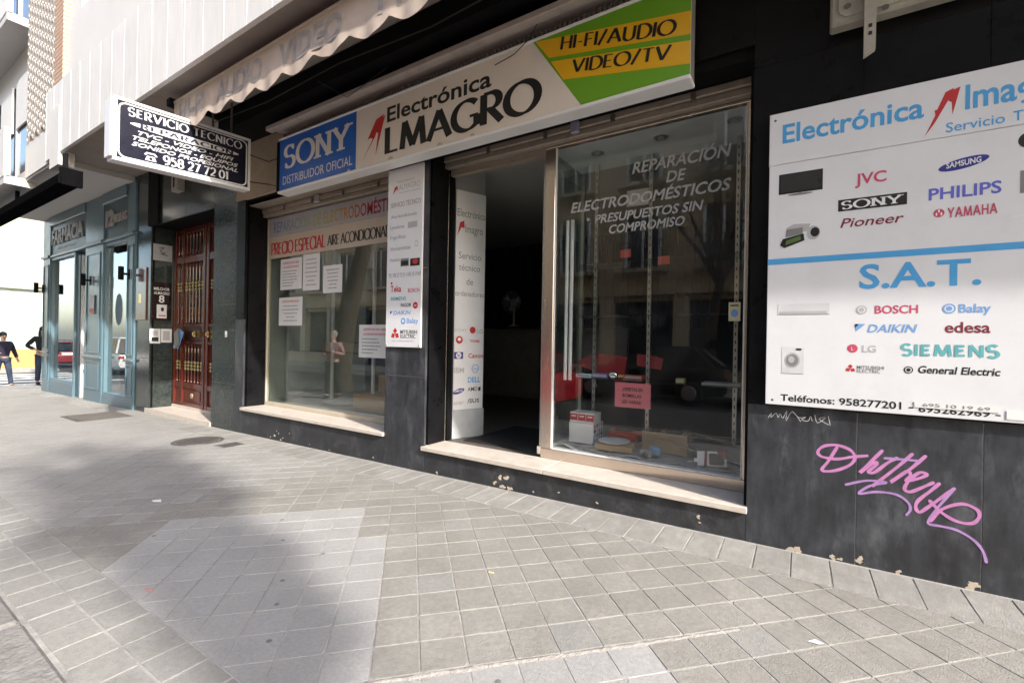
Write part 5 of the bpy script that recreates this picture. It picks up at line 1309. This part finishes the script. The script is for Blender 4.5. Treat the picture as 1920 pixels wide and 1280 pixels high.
t = thing('brown_plaque', 'red brown plaque with a gilt mark on the polished granite pier beside the pharmacy', 'plaque', (-10.65, -.01, 1.6)); B('plate', (-10.93, -10.45, -.02, -.0005, 1.62, 2.62), WOOD, t, .004); patch(t, rect(-10.78, -10.66, 1.95, 2.12), plY(-.02), BRASS, .001, 'gilt_mark')
t = thing('speaker_box', 'small white speaker box high on the dark granite above the red door', 'box', (-9.0, -.1, 3.9)); B('housing', (-9.18, -8.95, -.12, -.0005, 3.80, 4.12), mat('yellowed plastic', (.36, .34, .30), .5), t, .01); B('slot', (-9.10, -9.04, -.122, -.1205, 3.86, 4.06), INTD, t)
t = thing('wall_sticker', 'tiny white sticker on the green granite column', 'sticker', (-7.5, 0, 1.35)); B('sheet', (-7.50, -7.44, -.0015, -.0003, 1.33, 1.42), PAPER, t); patch(t, rect(-7.49, -7.45, 1.34, 1.36), plY(-.0015), INKR, .0008)
# ================================================================ PHARMACY
ph = thing('pharmacy_front', 'grey teal painted pharmacy shopfront with panelled pilasters and two tall windows', 'shopfront', (-14, 0, -.17))
def gzx(x): return gz(x) - .02
for x0, x1 in ((-17.15, -16.56), (-13.82, -12.70), (-11.36, -10.975)):
    B('pilaster', (x0, x1, -.03, .3, gzx(x0), 3.29), TEAL, ph, .006)
    w = x1 - x0
    for z0, z1 in ((.12, .74), (.92, 3.12)):
        for d_ in ((x0 + .12 * w, x1 - .12 * w, z0, z0 + .025), (x0 + .12 * w, x1 - .12 * w, z1 - .025, z1), (x0 + .12 * w, x0 + .12 * w + .025, z0 + .026, z1 - .026), (x1 - .12 * w - .025, x1 - .12 * w, z0 + .026, z1 - .026)):
            B('panel_moulding', (d_[0], d_[1], -.048, -.031, d_[2], d_[3]), TEAL, ph, .006)
    B('dado_moulding', (x0 - .02, x1 + .02, -.07, -.0302, .80, .86), TEAL, ph, .012)
    B('capital', (x0 - .03, x1 + .03, -.08, .29, 3.292, 3.36), TEAL, ph, .015)
    B('pilaster_block', (x0, x1, -.03, .3, 3.362, 4.335), TEAL, ph, .006)
for x0, x1 in ((-16.559, -13.821), (-12.699, -11.361)):
    B('cornice', (x0, x1, -.05, .28, 3.292, 3.345), TEAL, ph, .01)
    fz = B('frieze', (x0, x1, .0, .25, 3.346, 4.10), TEALD, ph)
    B('frieze_cornice', (x0, x1, -.06, .28, 4.102, 4.335), TEAL, ph, .015)
for x0, x1, zb in ((-16.559, -14.64, .13), (-12.699, -11.361, .05)):
    B('stall_riser', (x0, x1, -.02, .28, gzx(x0), zb), TEAL, ph, .006)
    g_ = B('window_pane', (x0 + .07, x1 - .07, .06, .068, zb + .051, 3.22), GLASSP, ph)
    for d_ in ((x0, x0 + .069, zb + .001, 3.29), (x1 - .069, x1, zb + .001, 3.29)): B('window_frame', (d_[0], d_[1], -.005, .1, d_[2], d_[3]), TEAL, ph, .005)
    for d_ in ((zb + .001, zb + .05), (3.221, 3.29)): B('window_frame', (x0 + .07, x1 - .07, -.005, .1, d_[0], d_[1]), TEAL, ph, .005)
    B('window_back', (x0, x1, 1.2, 1.25, 0, 3.3), mat('pharmacy cream wall', (.42, .35, .25), .8) if x0 > -14 else mat('pharmacy blue poster', (.36, .42, .50), .6), ph)
    if x0 < -14:
        PB = mat('poster blue', (.12, .22, .50), .5)
        for a in (x0 + .10, x1 - .28): B('poster_strip', (a, a + .16, .0695, .0705, zb + .1, 2.5), PB, g_)
        B('poster_strip', (x0 + .3, x1 - .3, .0695, .0705, zb + .1, .75), MATS['pharmacy blue poster'], g_)
    else:
        letter(g_, 'O', plY(.0595), x0 + .45, x0 + .85, 1.55, .62, mat('print slate blue', (.05, .09, .15), .5), bold=.04, d=.001, name='round_emblem'); patch(g_, disc(x0 + .65, 1.86, .19, .30), plY(.0595), MATS['print slate blue'], .0008, 'round_emblem')
        B('display_stand', (-12.4, -11.6, .5, .9, .06, 1.1), WHITE, ph, .02)
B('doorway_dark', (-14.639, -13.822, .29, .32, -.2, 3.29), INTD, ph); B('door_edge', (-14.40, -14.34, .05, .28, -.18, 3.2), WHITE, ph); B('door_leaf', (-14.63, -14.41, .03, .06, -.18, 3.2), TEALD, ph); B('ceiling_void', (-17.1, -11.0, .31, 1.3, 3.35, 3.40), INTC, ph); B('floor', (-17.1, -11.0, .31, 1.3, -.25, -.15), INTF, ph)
B('back_wall', (-17.1, -11.0, 1.3, 1.4, -.2, 4.3), INTW, ph)
GRL3 = mat('grey raised letters', (.42, .40, .39), .5)
def raised(parent, s, x0, x1, z, cap, mt, bold=.02, y0=-.001, th=.03, shear=0):
    vs_, fs__ = sans(s, bold); m0, m1 = min(v[0] for v in vs_), max(v[0] for v in vs_); n = len(vs_); k = (x1 - x0) / (m1 - m0)
    P_ = [(x0 + (x - m0) * k + shear * y * k, z + y / CAP * cap) for x, y in vs_]
    bmq = bmesh.new(); vv = [bmq.verts.new((a, y0, b)) for a, b in P_]
    for q in fs__:
        try: bmq.faces.new([vv[i] for i in q])
        except ValueError: pass
    r = bmesh.ops.extrude_face_region(bmq, geom=bmq.faces[:]); bmesh.ops.translate(bmq, verts=[e for e in r['geom'] if isinstance(e, bmesh.types.BMVert)], vec=(0, -th, 0)); bmesh.ops.recalc_face_normals(bmq, faces=bmq.faces)
    me = bpy.data.meshes.new('letters'); bmq.to_mesh(me); bmq.free(); me.materials.append(mt); return link('raised_lettering', me, parent)
raised(ph, 'FARMACIA', -16.45, -14.05, 3.62, .34, GRL3, .03)
letter(ph, 'Oficina de Farmacia', plY(-.002), -16.0, -14.6, 3.46, .07, GRL3, d=.001)
raised(ph, '12', -12.60, -12.15, 3.62, .32, GRL3, .03); raised(ph, 'HORAS', -12.12, -11.45, 3.66, .16, GRL3, .03)
for k, x in enumerate((-17.05, -13.36, -11.17)):
    t = thing('wall_lamp', 'black tubular wall lamp on the pharmacy %s pilaster' % ('far left', 'middle', 'right-hand')[k], 'wall lamp', (x, -.1, 2.4), 'pharmacy wall lamps')
    B('backplate', (x - .05, x + .05, -.062, -.0485, 2.42, 2.62), BLACKM, t); B('arm', (x - .02, x + .02, -.16, -.0625, 2.50, 2.54), BLACKM, t); MB().lathe([(.04, 2.40), (.045, 2.42), (.045, 2.64), (.04, 2.66)], (x, -.18, 0), n=16).build('tube', BLACKM, t, True)
t = thing('opening_notice', 'small white and red notice on the middle pharmacy pilaster', 'notice', (-13.27, -.05, 1.8)); B('sheet', (-13.42, -13.12, -.053, -.0495, 1.78, 2.2), mat('grey notice', (.45, .45, .46), .5), t); patch(t, rect(-13.41, -13.13, 1.80, 1.90), plY(-.053), INKPK, .001)
# black rolled awning over the pharmacy
pa = thing('rolled_awning', 'black rolled up awning cassette along the pharmacy overhang', 'awning', (-13, -1.2, 3.8))
MB().prism([(-1.32, 3.72), (-1.12, 3.70), (-1.08, 3.86), (-1.18, 3.98), (-1.30, 3.92)], lambda a, b, d: (d, a, b), -17.0, -9.98).build('cassette', BLACKF, pa)
B('front_profile', (-17.0, -9.9, -1.36, -1.325, 3.70, 3.84), BLACKF, pa, .01); B('end_cap', (-9.975, -9.93, -1.34, -1.06, 3.70, 3.98), BLACKF, pa, .01)
for x in (-16.5, -13.5, -10.4): B('hanger', (x - .03, x + .03, -1.2, -1.14, 3.99, 4.334), BLACKM, pa)
# ================================================================ BUILDING ACROSS THE SIDE STREET
fb_ = thing('corner_building', 'bright cream corner building with pale green shutter and orange base beyond the crossing', 'building', (-31.5, 5, -.36))
XF = -31.3
CRMW = mat('sunlit cream render', (.66, .58, .42), .85, .05, 2)  # one even cream wall colour, shared with the house across the street
B('wall', (XF - 8, XF, -3.0, 22, 3.6, 17), CRMW, fb_); B('wall', (XF - 8, XF, -3.0, .2, -.5, 3.599), CRMW, fb_); B('wall', (XF - 8, XF, 6.4, 22, -.5, 3.599), CRMW, fb_)
B('orange_base', (XF - 8, XF + .06, .201, 6.39, -.5, .55), mat('orange paint', (.55, .30, .11), .7, .1), fb_)
sh2 = B('shutter', (XF - .3, XF - .02, .201, 6.39, .551, 3.40), mat('pale green shutter', (.55, .63, .54), .6, .04), fb_)
for k in range(12): B('slat_joint', (XF - .019, XF - .012, .21, 6.38, .78 + .22 * k, .80 + .22 * k), mat('shutter joint', (.45, .52, .46), .6), sh2)
B('fascia_board', (XF - .3, XF + .18, .201, 6.39, 3.401, 3.80), mat('tan board', (.50, .43, .31), .7), fb_)
for j in range(2, 4):
    for i in range(7):
        y = -2 + 3.1 * i; w = B('window', (XF - .02, XF + .01, y, y + 1.2, 5.0 + 3 * j, 6.7 + 3 * j), GRWIN, fb_); B('sill', (XF + .011, XF + .1, y - .1, y + 1.3, 4.9 + 3 * j, 4.995 + 3 * j), CRMW, w)
B('pavement_strip', (XF, XF + 1.6, -3, 22, -.6, -.33), mat('far pavement', (.36, .33, .29), .9), fb_)
# ================================================================ OPPOSITE SIDE OF THE STREET
op = MB().box(-60, 40, -13, -9.6, -1.2, gz(-10) + .02).build('far_pavement', mat('far pavement', (.36, .33, .29), .9)); struct(op)
def house(name, lab, x0, x1, h_, wall, trim, shopc, base_h=3.1, doors=()):
    t = thing(name, lab, 'building', ((x0 + x1) / 2, -12.6, -.1)); Y0 = -12.3
    nb = max(2, int((x1 - x0) / 2.6)); bw_ = (x1 - x0) / nb
    B('wall', (x0, x1, -22, Y0, base_h, h_), wall, t); B('wall', (x0, x1, -22, Y0 - .6, -.4, base_h - .001), mat('shop dark', (.03, .03, .035), .4), t)
    B('cornice', (x0 - .05, x1 + .05, Y0 + .001, Y0 + .35, h_ - .4, h_ - .05), trim, t); B('string_course', (x0, x1, Y0 + .001, Y0 + .12, base_h, base_h + .3), trim, t)
    for i in range(nb + 1): B('pier', (x0 + bw_ * i - .25 if i else x0, x0 + bw_ * i + .25 if i < nb else x1, Y0 - .599, Y0 + .05, -.4, base_h - .002), shopc, t)
    for i in range(nb):
        xa = x0 + bw_ * (i + .5)
        B('shop_glass', (xa - bw_ / 2 + .26, xa + bw_ / 2 - .26, Y0 - .35, Y0 - .3, .5, 2.9), GRWIN, t); B('shop_base', (xa - bw_ / 2 + .251, xa + bw_ / 2 - .251, Y0 - .45, Y0 - .2, -.4, .499), shopc, t); B('shop_sign', (xa - bw_ / 2 + .251, xa + bw_ / 2 - .251, Y0 - .45, Y0 - .1, 2.901, base_h - .003), trim, t)
        z = base_h + 1.0
        while z + 2.0 < h_ - .6:
            w = B('window', (xa - .55, xa + .55, Y0 + .001, Y0 + .02, z, z + 1.9), GRWIN, t)
            for d_ in ((xa - .66, xa - .551, z - .05, z + 2.0), (xa + .551, xa + .66, z - .05, z + 2.0), (xa - .04, xa + .04, z, z + 1.9)): B('window_frame', (d_[0], d_[1], Y0 + .0205, Y0 + .07, d_[2], d_[3]), WHITE, w)
            B('window_head', (xa - .75, xa + .75, Y0 + .001, Y0 + .15, z + 2.001, z + 2.15), trim, t)
            B('balcony_floor', (xa - .85, xa + .85, Y0 + .001, Y0 + .5, z - .2, z - .06), trim, t)
            rl = MB()
            for q in range(14): rl.box(xa - .83 + q * .127, xa - .815 + q * .127, Y0 + .46, Y0 + .475, z - .059, z + .85)
            rl.box(xa - .85, xa + .85, Y0 + .45, Y0 + .485, z + .851, z + .89); rl.build('balcony_railing', IRON, t)
            z += 3.1
    return t
OCH = mat('ochre stone', (.52, .40, .25), .85, .10, 2, .1, 20); TAN = mat('tan trim', (.50, .40, .26), .8, .08); SAND = mat('sand render', (.60, .52, .39), .85, .08)
house('ochre_house', 'ochre stone house across the street mirrored in the display case glass', -9.0, 4.5, 13.0, OCH, TAN, TAN)
house('blue_shop_house', 'sand coloured house with dark blue shopfronts mirrored in the left shop window', -23.0, -9.05, 14.0, SAND, OCH, mat('navy shopfront', (.02, .028, .085), .4))
house('cream_house', 'cream house across the street mirrored in the pharmacy windows', -44.0, -23.05, 15.5, CRMW, SAND, SAND)
house('grey_house', 'plain ochre house at the far right across the street', 4.55, 20.0, 12.0, SAND, TAN, OCH)
# ================================================================ TREES
BARK = mat('mottled bark', (.07, .052, .038), .9, .4, 14, .8, 22, stretch=(1, 1, .35))
LEAF = mat('olive leaves', (.075, .085, .035), .6, .35, 3)
def tree(lab, base, lean, h_, r_, crown_c, crown_r, leaves, seed, limbs=9, leaf=.10):
    rr = random.Random(seed); t = thing('street_tree', lab, 'tree', base, 'street trees along the road')
    b0 = Vector(base); path = []; rad = []
    for i in range(9):
        s = i / 8; path.append(b0 + Vector((lean[0] * s * s + .05 * math.sin(5 * s + seed), lean[1] * s * s + .05 * math.cos(4 * s + seed), h_ * s))); rad.append(r_ * (1.25 - .55 * s) if i else r_ * 1.5)
    MB().tube(path, rad, 12).build('trunk', BARK, t, True)
    top = path[-1]; cc = Vector(crown_c); tips = []; br = MB()
    for k in range(limbs):
        a = 2 * math.pi * k / limbs + rr.uniform(-.3, .3); e = rr.uniform(.15, 1.0)
        end = cc + Vector((crown_r[0] * math.cos(a) * rr.uniform(.5, 1), crown_r[1] * math.sin(a) * rr.uniform(.5, 1), crown_r[2] * rr.uniform(-.4, .9)))
        mid = top.lerp(end, .5) + Vector((rr.uniform(-.3, .3), rr.uniform(-.3, .3), .35))
        pts = [top.lerp(mid, 0), top.lerp(mid, .55) + Vector((0, 0, .1)), mid, mid.lerp(end, .55), end]
        br.tube(pts, [r_ * .55, r_ * .40, r_ * .28, r_ * .17, r_ * .06], 7)
        for q in range(5):
            p0 = pts[2].lerp(pts[4], rr.uniform(0, .9)); p1 = p0 + Vector((rr.gauss(0, .6), rr.gauss(0, .5), rr.uniform(.1, 1.0))); br.tube([p0, p0.lerp(p1, .5) + Vector((0, 0, .08)), p1], [r_ * .12, r_ * .07, r_ * .02], 5); tips.append(p1)
            for w in range(3):
                p2 = p0.lerp(p1, rr.uniform(.4, 1)); p3 = p2 + Vector((rr.gauss(0, .3), rr.gauss(0, .3), rr.uniform(0, .5))); br.tube([p2, p3], [r_ * .035, r_ * .012], 4); tips.append(p3)
    o = br.build('limbs', BARK, t); o['kind'] = 'stuff'
    if leaves:
        lv = MB()
        for k in range(leaves):
            c_ = rr.choice(tips) + Vector((rr.gauss(0, .22), rr.gauss(0, .22), rr.gauss(0, .2)))
            n = Vector((rr.gauss(0, 1), rr.gauss(0, 1), rr.gauss(0, 1))).normalized(); u = n.orthogonal().normalized(); v = n.cross(u); s = leaf * rr.uniform(.6, 1.3)
            lv.add([c_ - u * s * .5, c_ + v * s * .32, c_ + u * s * .5, c_ - v * s * .32], [(0, 1, 2, 3)])
        me = bpy.data.meshes.new('crown'); me.from_pydata(lv.v, [], lv.f); me.materials.append(LEAF); o = link('crown', me, t); o['kind'] = 'stuff'
    return t
def shade_tree():
    rr = random.Random(3); x0, y0 = 9.0, -5.56
    t = thing('street_tree', 'lopsided leafy street tree on the kerb side whose crown shades the pavement', 'tree', (x0, y0, -.07), 'street trees along the road')
    path = [Vector((x0 + .06 * math.sin(i), y0 + .04 * math.cos(i * 1.3) - .01 * i, -.07 + .92 * i)) for i in range(9)]
    MB().tube(path, [.36, .27, .25, .24, .23, .22, .21, .20, .19], 12).build('trunk', BARK, t, True)
    br = MB(); lv = MB(); top = path[-1]
    for dx, dy, z, r_, n in ((.0, -.02, 6.0, .26, 1500), (.05, -.10, 6.6, .34, 1800), (-.15, -.30, 7.2, .42, 2000), (.2, -.25, 7.7, .45, 2000), (-.1, -.70, 7.7, .40, 1600), (.1, -.40, 8.3, .5, 1700), (-.2, -.95, 8.5, .4, 420), (.2, -.5, 9.0, .45, 600), (-.1, -1.4, 9.2, .5, 160), (.1, -1.0, 9.8, .5, 160)):
        c = Vector((x0 + dx, y0 + dy, z * 1.012 + 1.7)); br.tube([top, top.lerp(c, .5) + Vector((0, 0, .1)), c], [.12, .07, .02], 7)
        for k in range(6):
            br.tube([top.lerp(c, .6), c + Vector((rr.gauss(0, r_ * .5), rr.gauss(0, r_ * .5), rr.gauss(0, r_ * .5)))], [.03, .008], 5)
        for k in range(int(n * .5)):
            d = Vector((rr.gauss(0, .5), rr.gauss(0, .42), rr.gauss(0, .42))) * r_
            q = c + d; m_ = Vector((rr.gauss(0, 1), rr.gauss(0, 1), rr.gauss(0, 1))).normalized(); u = m_.orthogonal().normalized(); v = m_.cross(u); s = .15 * rr.uniform(.6, 1.3)
            lv.add([q - u * s * .5, q + v * s * .32, q + u * s * .5, q - v * s * .32], [(0, 1, 2, 3)])
    br.build('limbs', BARK, t)['kind'] = 'stuff'
    me = bpy.data.meshes.new('crown'); me.from_pydata(lv.v, [], lv.f); me.materials.append(LEAF); link('crown', me, t)['kind'] = 'stuff'
shade_tree()
tree('leaning bare tree trunk mirrored in the left shop window', (-11.9, -4.7, -.25), (1.3, .3, 0), 4.2, .30, (-10.2, -4.3, 7.0), (2.2, 2.0, 2.0), 0, 5)
tree('bare tree across the street mirrored in the display case', (-2.3, -10.3, -.1), (.2, 0, 0), 3.2, .16, (-2.0, -10.3, 6.2), (2.0, 1.4, 2.2), 500, 8)
# ================================================================ CARS
def car(name, lab, x, y, col, length=4.1, h_=1.46, van=0.0):
    t = thing(name, lab, 'car', (x, y, gz(x) - .13)); z0 = gz(x) - .13; W_ = .86
    paint = mat('car paint ' + name, col, .22, .03, 3, coat=.6)
    prof = [(-length / 2, .35, .62), (-length / 2 + .12, .28, .78), (-length * .33, .24, .90), (-length * .16, .22, .95), (length * .12, .22, .96), (length * .36, .24, .95), (length / 2 - .1, .28, .90), (length / 2, .36, .72)]
    mb = MB(); ring = 8
    for px, zb, zt in prof:
        ww = W_ * (.90 if abs(px) > length * .45 else 1.0)
        for yy, zz in ((-ww * .92, zb), (-ww, zb + .14), (-ww, zt - .16), (-ww * .93, zt), (ww * .93, zt), (ww, zt - .16), (ww, zb + .14), (ww * .92, zb)): mb.v.append((x + px, y + yy, z0 + zz))
    n = len(prof)
    for i in range(n - 1):
        for k in range(ring): mb.f.append((i * ring + k, i * ring + (k + 1) % ring, (i + 1) * ring + (k + 1) % ring, (i + 1) * ring + k))
    mb.f += [tuple(range(ring)), tuple(range((n - 1) * ring, n * ring))]
    mb.build('body', paint, t, True)
    cab = [(-length * .20, .955), (-length * .02 - van, h_ - .03), (length * .18, h_), (length * .32 + van, h_ - .06), (length * .44, .955)]
    def cabin(s, inset, nm, mt, zlo=0):
        m2 = MB()
        for px, zz in cab:
            ww = W_ * (.90 if zz < 1 else .70) * s
            m2.v += [(x + px * (1 - inset), y - ww, z0 + zz - zlo), (x + px * (1 - inset), y + ww, z0 + zz - zlo)]
        k = len(cab)
        for i in range(k - 1): m2.f.append((2 * i, 2 * i + 1, 2 * i + 3, 2 * i + 2))
        m2.f += [tuple(range(0, 2 * k, 2)), tuple(range(2 * k - 1, 0, -2)), (0, 1, 2 * k - 1, 2 * k - 2)]
        return m2.build(nm, mt, t)
    cabin(1.0, 0, 'window_glass', mat('car glass', (.02, .024, .026), .05, .05))
    rf = MB(); k0, k1 = cab[1], cab[3]
    rf.bbox(x + k0[0] - .02, x + k1[0] + .02, y - W_ * .72, y + W_ * .72, z0 + h_ - .045, z0 + h_ + .02, .02); rf.build('roof', paint, t)
    for sgn in (-1, 1):
        for (pa_, pb_) in ((0, 1), (3, 4)):
            a, b_ = cab[pa_], cab[pb_]; wa, wb_ = W_ * (.905 if a[1] < 1 else .71), W_ * (.905 if b_[1] < 1 else .71)
            MB().tube([(x + a[0], y + sgn * wa, z0 + a[1]), (x + b_[0], y + sgn * wb_, z0 + b_[1])], .035, 6).build('pillar', paint, t)
        MB().tube([(x + length * .10, y + sgn * W_ * .905, z0 + .95), (x + length * .10, y + sgn * W_ * .71, z0 + h_ - .02)], .03, 6).build('pillar', paint, t)
        for px in (-length * .31, length * .30):
            wl = MB().lathe([(.20, -.02), (.30, -.03), (.315, .0), (.315, .16), (.30, .19), (.2, .18)], (x + px, y + sgn * (W_ + .02) - (.18 if sgn > 0 else 0), z0 + .315), 'Y', 20).build('wheel', RUBBER, t, True)
            MB().lathe([(.19, 0), (.18, .012), (.04, .02)], (x + px, y + sgn * (W_ + .022) + (.012 if sgn > 0 else -.032), z0 + .315), 'Y', 14).build('rim', ALU, wl)
        MB().ell((x - length / 2 + .08, y + sgn * .62, z0 + .68), (.07, .16, .09), 12, 8).build('headlight', mat('lamp glass', (.6, .62, .62), .1), t, True)
        MB().ell((x + length / 2 - .05, y + sgn * .66, z0 + .76), (.05, .12, .10), 12, 8).build('tail_light', mat('tail red', (.35, .01, .01), .2), t, True)
        MB().ell((x - length * .16, y + sgn * (W_ + .08), z0 + 1.0), (.06, .09, .06), 10, 7).build('wing_mirror', paint, t, True)
    B('bumper', (x - length / 2 - .04, x - length / 2 + .05, y - .74, y + .74, z0 + .36, z0 + .52), BLACKM, t, .02); B('number_plate', (x - length / 2 - .048, x - length / 2 - .041, y - .26, y + .26, z0 + .39, z0 + .50), WHITE, t)
    return t
RED = (.42, .012, .022)
car('red_car', 'red parked car at the kerb mirrored in the steel door stile', -6.1, -4.35, RED, 4.0, 1.42)
car('white_car', 'white parked car mirrored in the right-hand pharmacy window', -26.5, -4.4, (.72, .73, .73), 4.3, 1.62, .25)
car('crimson_car', 'crimson parked car mirrored in the left pharmacy window', -35.0, -4.4, (.22, .015, .02), 4.1, 1.40)
car('black_car', 'dark parked car across the street mirrored low in the display case', -3.6, -8.4, (.012, .013, .016), 4.2, 1.45)
yv = car('yellow_van', 'yellow van across the street mirrored in the display case', 1.2, -8.3, (.62, .33, .02), 4.6, 1.95, .4)
# ================================================================ PEOPLE
SKIN = mat('skin', (.50, .30, .21), .55, .05); HAIRD = mat('dark hair', (.02, .014, .010), .5, .2)
def skin_mesh(name, nodes, edges, mt, parent, sub=2, root=0):
    me = bpy.data.meshes.new(name); me.from_pydata([n[0] for n in nodes], edges, []); me.materials.append(mt)
    o = link(name, me, parent); o.matrix_parent_inverse = Matrix.Identity(4)
    md = o.modifiers.new('skin', 'SKIN'); md.use_smooth_shade = True
    for i, n in enumerate(nodes):
        sv_ = me.skin_vertices[0].data[i]; sv_.radius = (n[1], n[2] if len(n) > 2 else n[1]); sv_.use_root = (i == root)
    sd = o.modifiers.new('sub', 'SUBSURF'); sd.levels = sd.render_levels = sub
    return o
def person(lab, loc, rz, h_, coat, legs, hair_long, arms, stride=.22, hairmt=HAIRD, shirt=None, coat_len=.0):
    """standing or walking figure, front towards local -y; arms: per side (elbow, wrist) offsets"""
    t = thing('person', lab, 'person', loc); t.rotation_euler = (0, 0, rz); k = h_ / 1.70
    V = lambda x, y, z: (x * k, y * k, z * k)
    hip, chest, neck = (0, 0, .93), (0, .01, 1.28), (0, .0, 1.46)
    nodes = [(V(0, 0, .95), .135 * k, .10 * k), (V(0, 0, 1.12), .125 * k, .095 * k), (V(0, .01, 1.30), .15 * k, .105 * k), (V(0, .01, 1.42), .075 * k, .065 * k), (V(0, .0, 1.49), .052 * k, .052 * k), (V(0, -.012, 1.545), .066 * k, .08 * k), (V(0, -.005, 1.625), .075 * k, .092 * k), (V(0, .005, 1.68), .045 * k, .055 * k)]
    edges = [(i, i + 1) for i in range(7)]
    legn = []; 
    for s in (-1, 1):
        f = -stride * s
        a = len(nodes); nodes += [(V(.09 * s, 0, .86), .088 * k), (V(.10 * s, f * .45 - .02, .50), .058 * k), (V(.10 * s, f + (.06 if f > 0 else 0), .10), .038 * k), (V(.10 * s, f - .12, .04), .034 * k)]
        edges += [(0, a), (a, a + 1), (a + 1, a + 2), (a + 2, a + 3)]; legn.append(a)
    armn = []
    for s, (el_, wr_) in zip((-1, 1), arms):
        a = len(nodes); sh = (.175 * s, .01, 1.385); e = (el_[0] * s, el_[1], el_[2]); w = (wr_[0] * s, wr_[1], wr_[2])
        nodes += [(V(*sh), .058 * k), (V(*e), .042 * k), (V(*w), .030 * k)]; edges += [(2, a), (a, a + 1), (a + 1, a + 2)]
        d = (Vector(w) - Vector(e)).normalized(); side_v = d.cross(Vector((0, 0, 1))); side_v = side_v.normalized() if side_v.length > .1 else Vector((1, 0, 0))
        p = Vector(w) + d * .07; b_ = len(nodes); nodes.append((V(*p), .032 * k, .018 * k)); edges.append((a + 2, b_))
        for q, (off, ln_) in enumerate(((-.028, .06), (-.009, .072), (.010, .068), (.028, .052))):
            c_ = len(nodes); f1 = p + d * .035 + side_v * off; f2 = f1 + d * ln_ * .5 + Vector((0, 0, -.008)); nodes += [(V(*f1), .0095 * k), (V(*f2), .008 * k)]; edges += [(b_, c_), (c_, c_ + 1)]
        c_ = len(nodes); th_ = Vector(w) + d * .03 + side_v * .045; nodes.append((V(*th_), .010 * k)); edges.append((a + 2, c_))
        armn.append(a)
    skin_mesh('body', nodes, edges, SKIN, t, 2)
    # clothing: the same skeleton, a little fuller
    N_ = nodes
    tr_n = [(N_[0][0], .145 * k, .112 * k)]; tr_e = []
    for a in legn:
        b_ = len(tr_n); tr_n += [(N_[a][0], .10 * k), (N_[a + 1][0], .072 * k), (tuple(Vector(N_[a + 2][0]) + Vector((0, 0, .0))), .058 * k)]; tr_e += [(0, b_), (b_, b_ + 1), (b_ + 1, b_ + 2)]
    skin_mesh('trousers', tr_n, tr_e, legs, t)
    jk = [(V(0, 0, .98 - coat_len), .165 * k, .135 * k), (V(0, 0, 1.12), .15 * k, .12 * k), (V(0, .01, 1.30), .172 * k, .128 * k), (V(0, .012, 1.43), .085 * k, .08 * k)]; je = [(0, 1), (1, 2), (2, 3)]
    for a in armn:
        b_ = len(jk); jk += [(N_[a][0], .074 * k), (N_[a + 1][0], .058 * k), (N_[a + 2][0], .046 * k)]; je += [(2, b_), (b_, b_ + 1), (b_ + 1, b_ + 2)]
    skin_mesh('jacket', jk, je, coat, t, root=1)
    for a in legn:
        ft = Vector(N_[a + 3][0]); hl = Vector(N_[a + 2][0]); q = MB().ell((ft.x, (ft.y + hl.y) / 2 - .02 * k, .045 * k), (.048 * k, .135 * k, .05 * k), 14, 8).build('shoe', RUBBER, t, True); q.matrix_parent_inverse = Matrix.Identity(4)
    hm = MB().ell(V(0, .022, 1.655), (.093 * k, .105 * k, .10 * k), 18, 12)
    if hair_long:
        hm.ell(V(0, .065, 1.52), (.10 * k, .06 * k, .17 * k), 16, 10); hm.ell(V(.075, .01, 1.50), (.035 * k, .05 * k, .15 * k), 10, 8); hm.ell(V(-.075, .01, 1.50), (.035 * k, .05 * k, .15 * k), 10, 8)
    q = hm.build('hair', hairmt, t, True); q.matrix_parent_inverse = Matrix.Identity(4)
    fc = MB().ell(V(0, -.098, 1.585), (.011 * k, .018 * k, .022 * k), 8, 6).build('nose', SKIN, t, True); fc.matrix_parent_inverse = Matrix.Identity(4)
    for s in (-1, 1):
        q = MB().ell(V(.03 * s, -.088, 1.608), (.011 * k, .008 * k, .006 * k), 8, 6).build('eye', INK, t, True); q.matrix_parent_inverse = Matrix.Identity(4)
        q = MB().ell(V(.078 * s, .005, 1.59), (.012 * k, .02 * k, .03 * k), 8, 6).build('ear', SKIN, t, True); q.matrix_parent_inverse = Matrix.Identity(4)
    q = MB().ell(V(0, -.09, 1.545), (.024 * k, .008 * k, .006 * k), 8, 6).build('mouth', INKM, t, True); q.matrix_parent_inverse = Matrix.Identity(4)
    return t
NAVY = mat('dark navy coat', (.018, .016, .035), .9, .2, 12); BLK = mat('black jacket', (.012, .012, .012), .85, .2, 12); DENIM = mat('blue denim', (.035, .05, .09), .9, .2, 14); PKC = mat('dusty pink coat', (.36, .22, .21), .9, .1, 10); DKT = mat('dark trousers', (.015, .015, .02), .9, .2)
GREY = mat('grey hair', (.30, .27, .23), .6, .2)
person('person in a dark navy coat with blue jeans walking at the left edge', (-20.9, -.12, gz(-20.9) - .13), R(100), 1.68, NAVY, DENIM, False, (((.24, .02, 1.12), (.20, -.20, 1.10)), ((.27, .06, 1.13), (.30, -.05, .92))), .26)
person('long-haired person in a black jacket and jeans standing by the pharmacy corner', (-19.35, .45, gz(-19.4) - .13 + .13), R(85), 1.72, BLK, DENIM, True, (((.34, .06, 1.16), (.19, -.10, 1.06)), ((.34, .06, 1.16), (.19, -.10, 1.06))), .05, coat_len=.08)
person('person in a pale pink coat mirrored in the left shop window', (-9.6, -2.75, gz(-9.6)), R(150), 1.60, PKC, DKT, False, (((.26, 0, 1.12), (.16, -.24, 1.18)), ((.26, 0, 1.12), (.14, -.22, 1.12))), .10, hairmt=GREY, coat_len=.1)
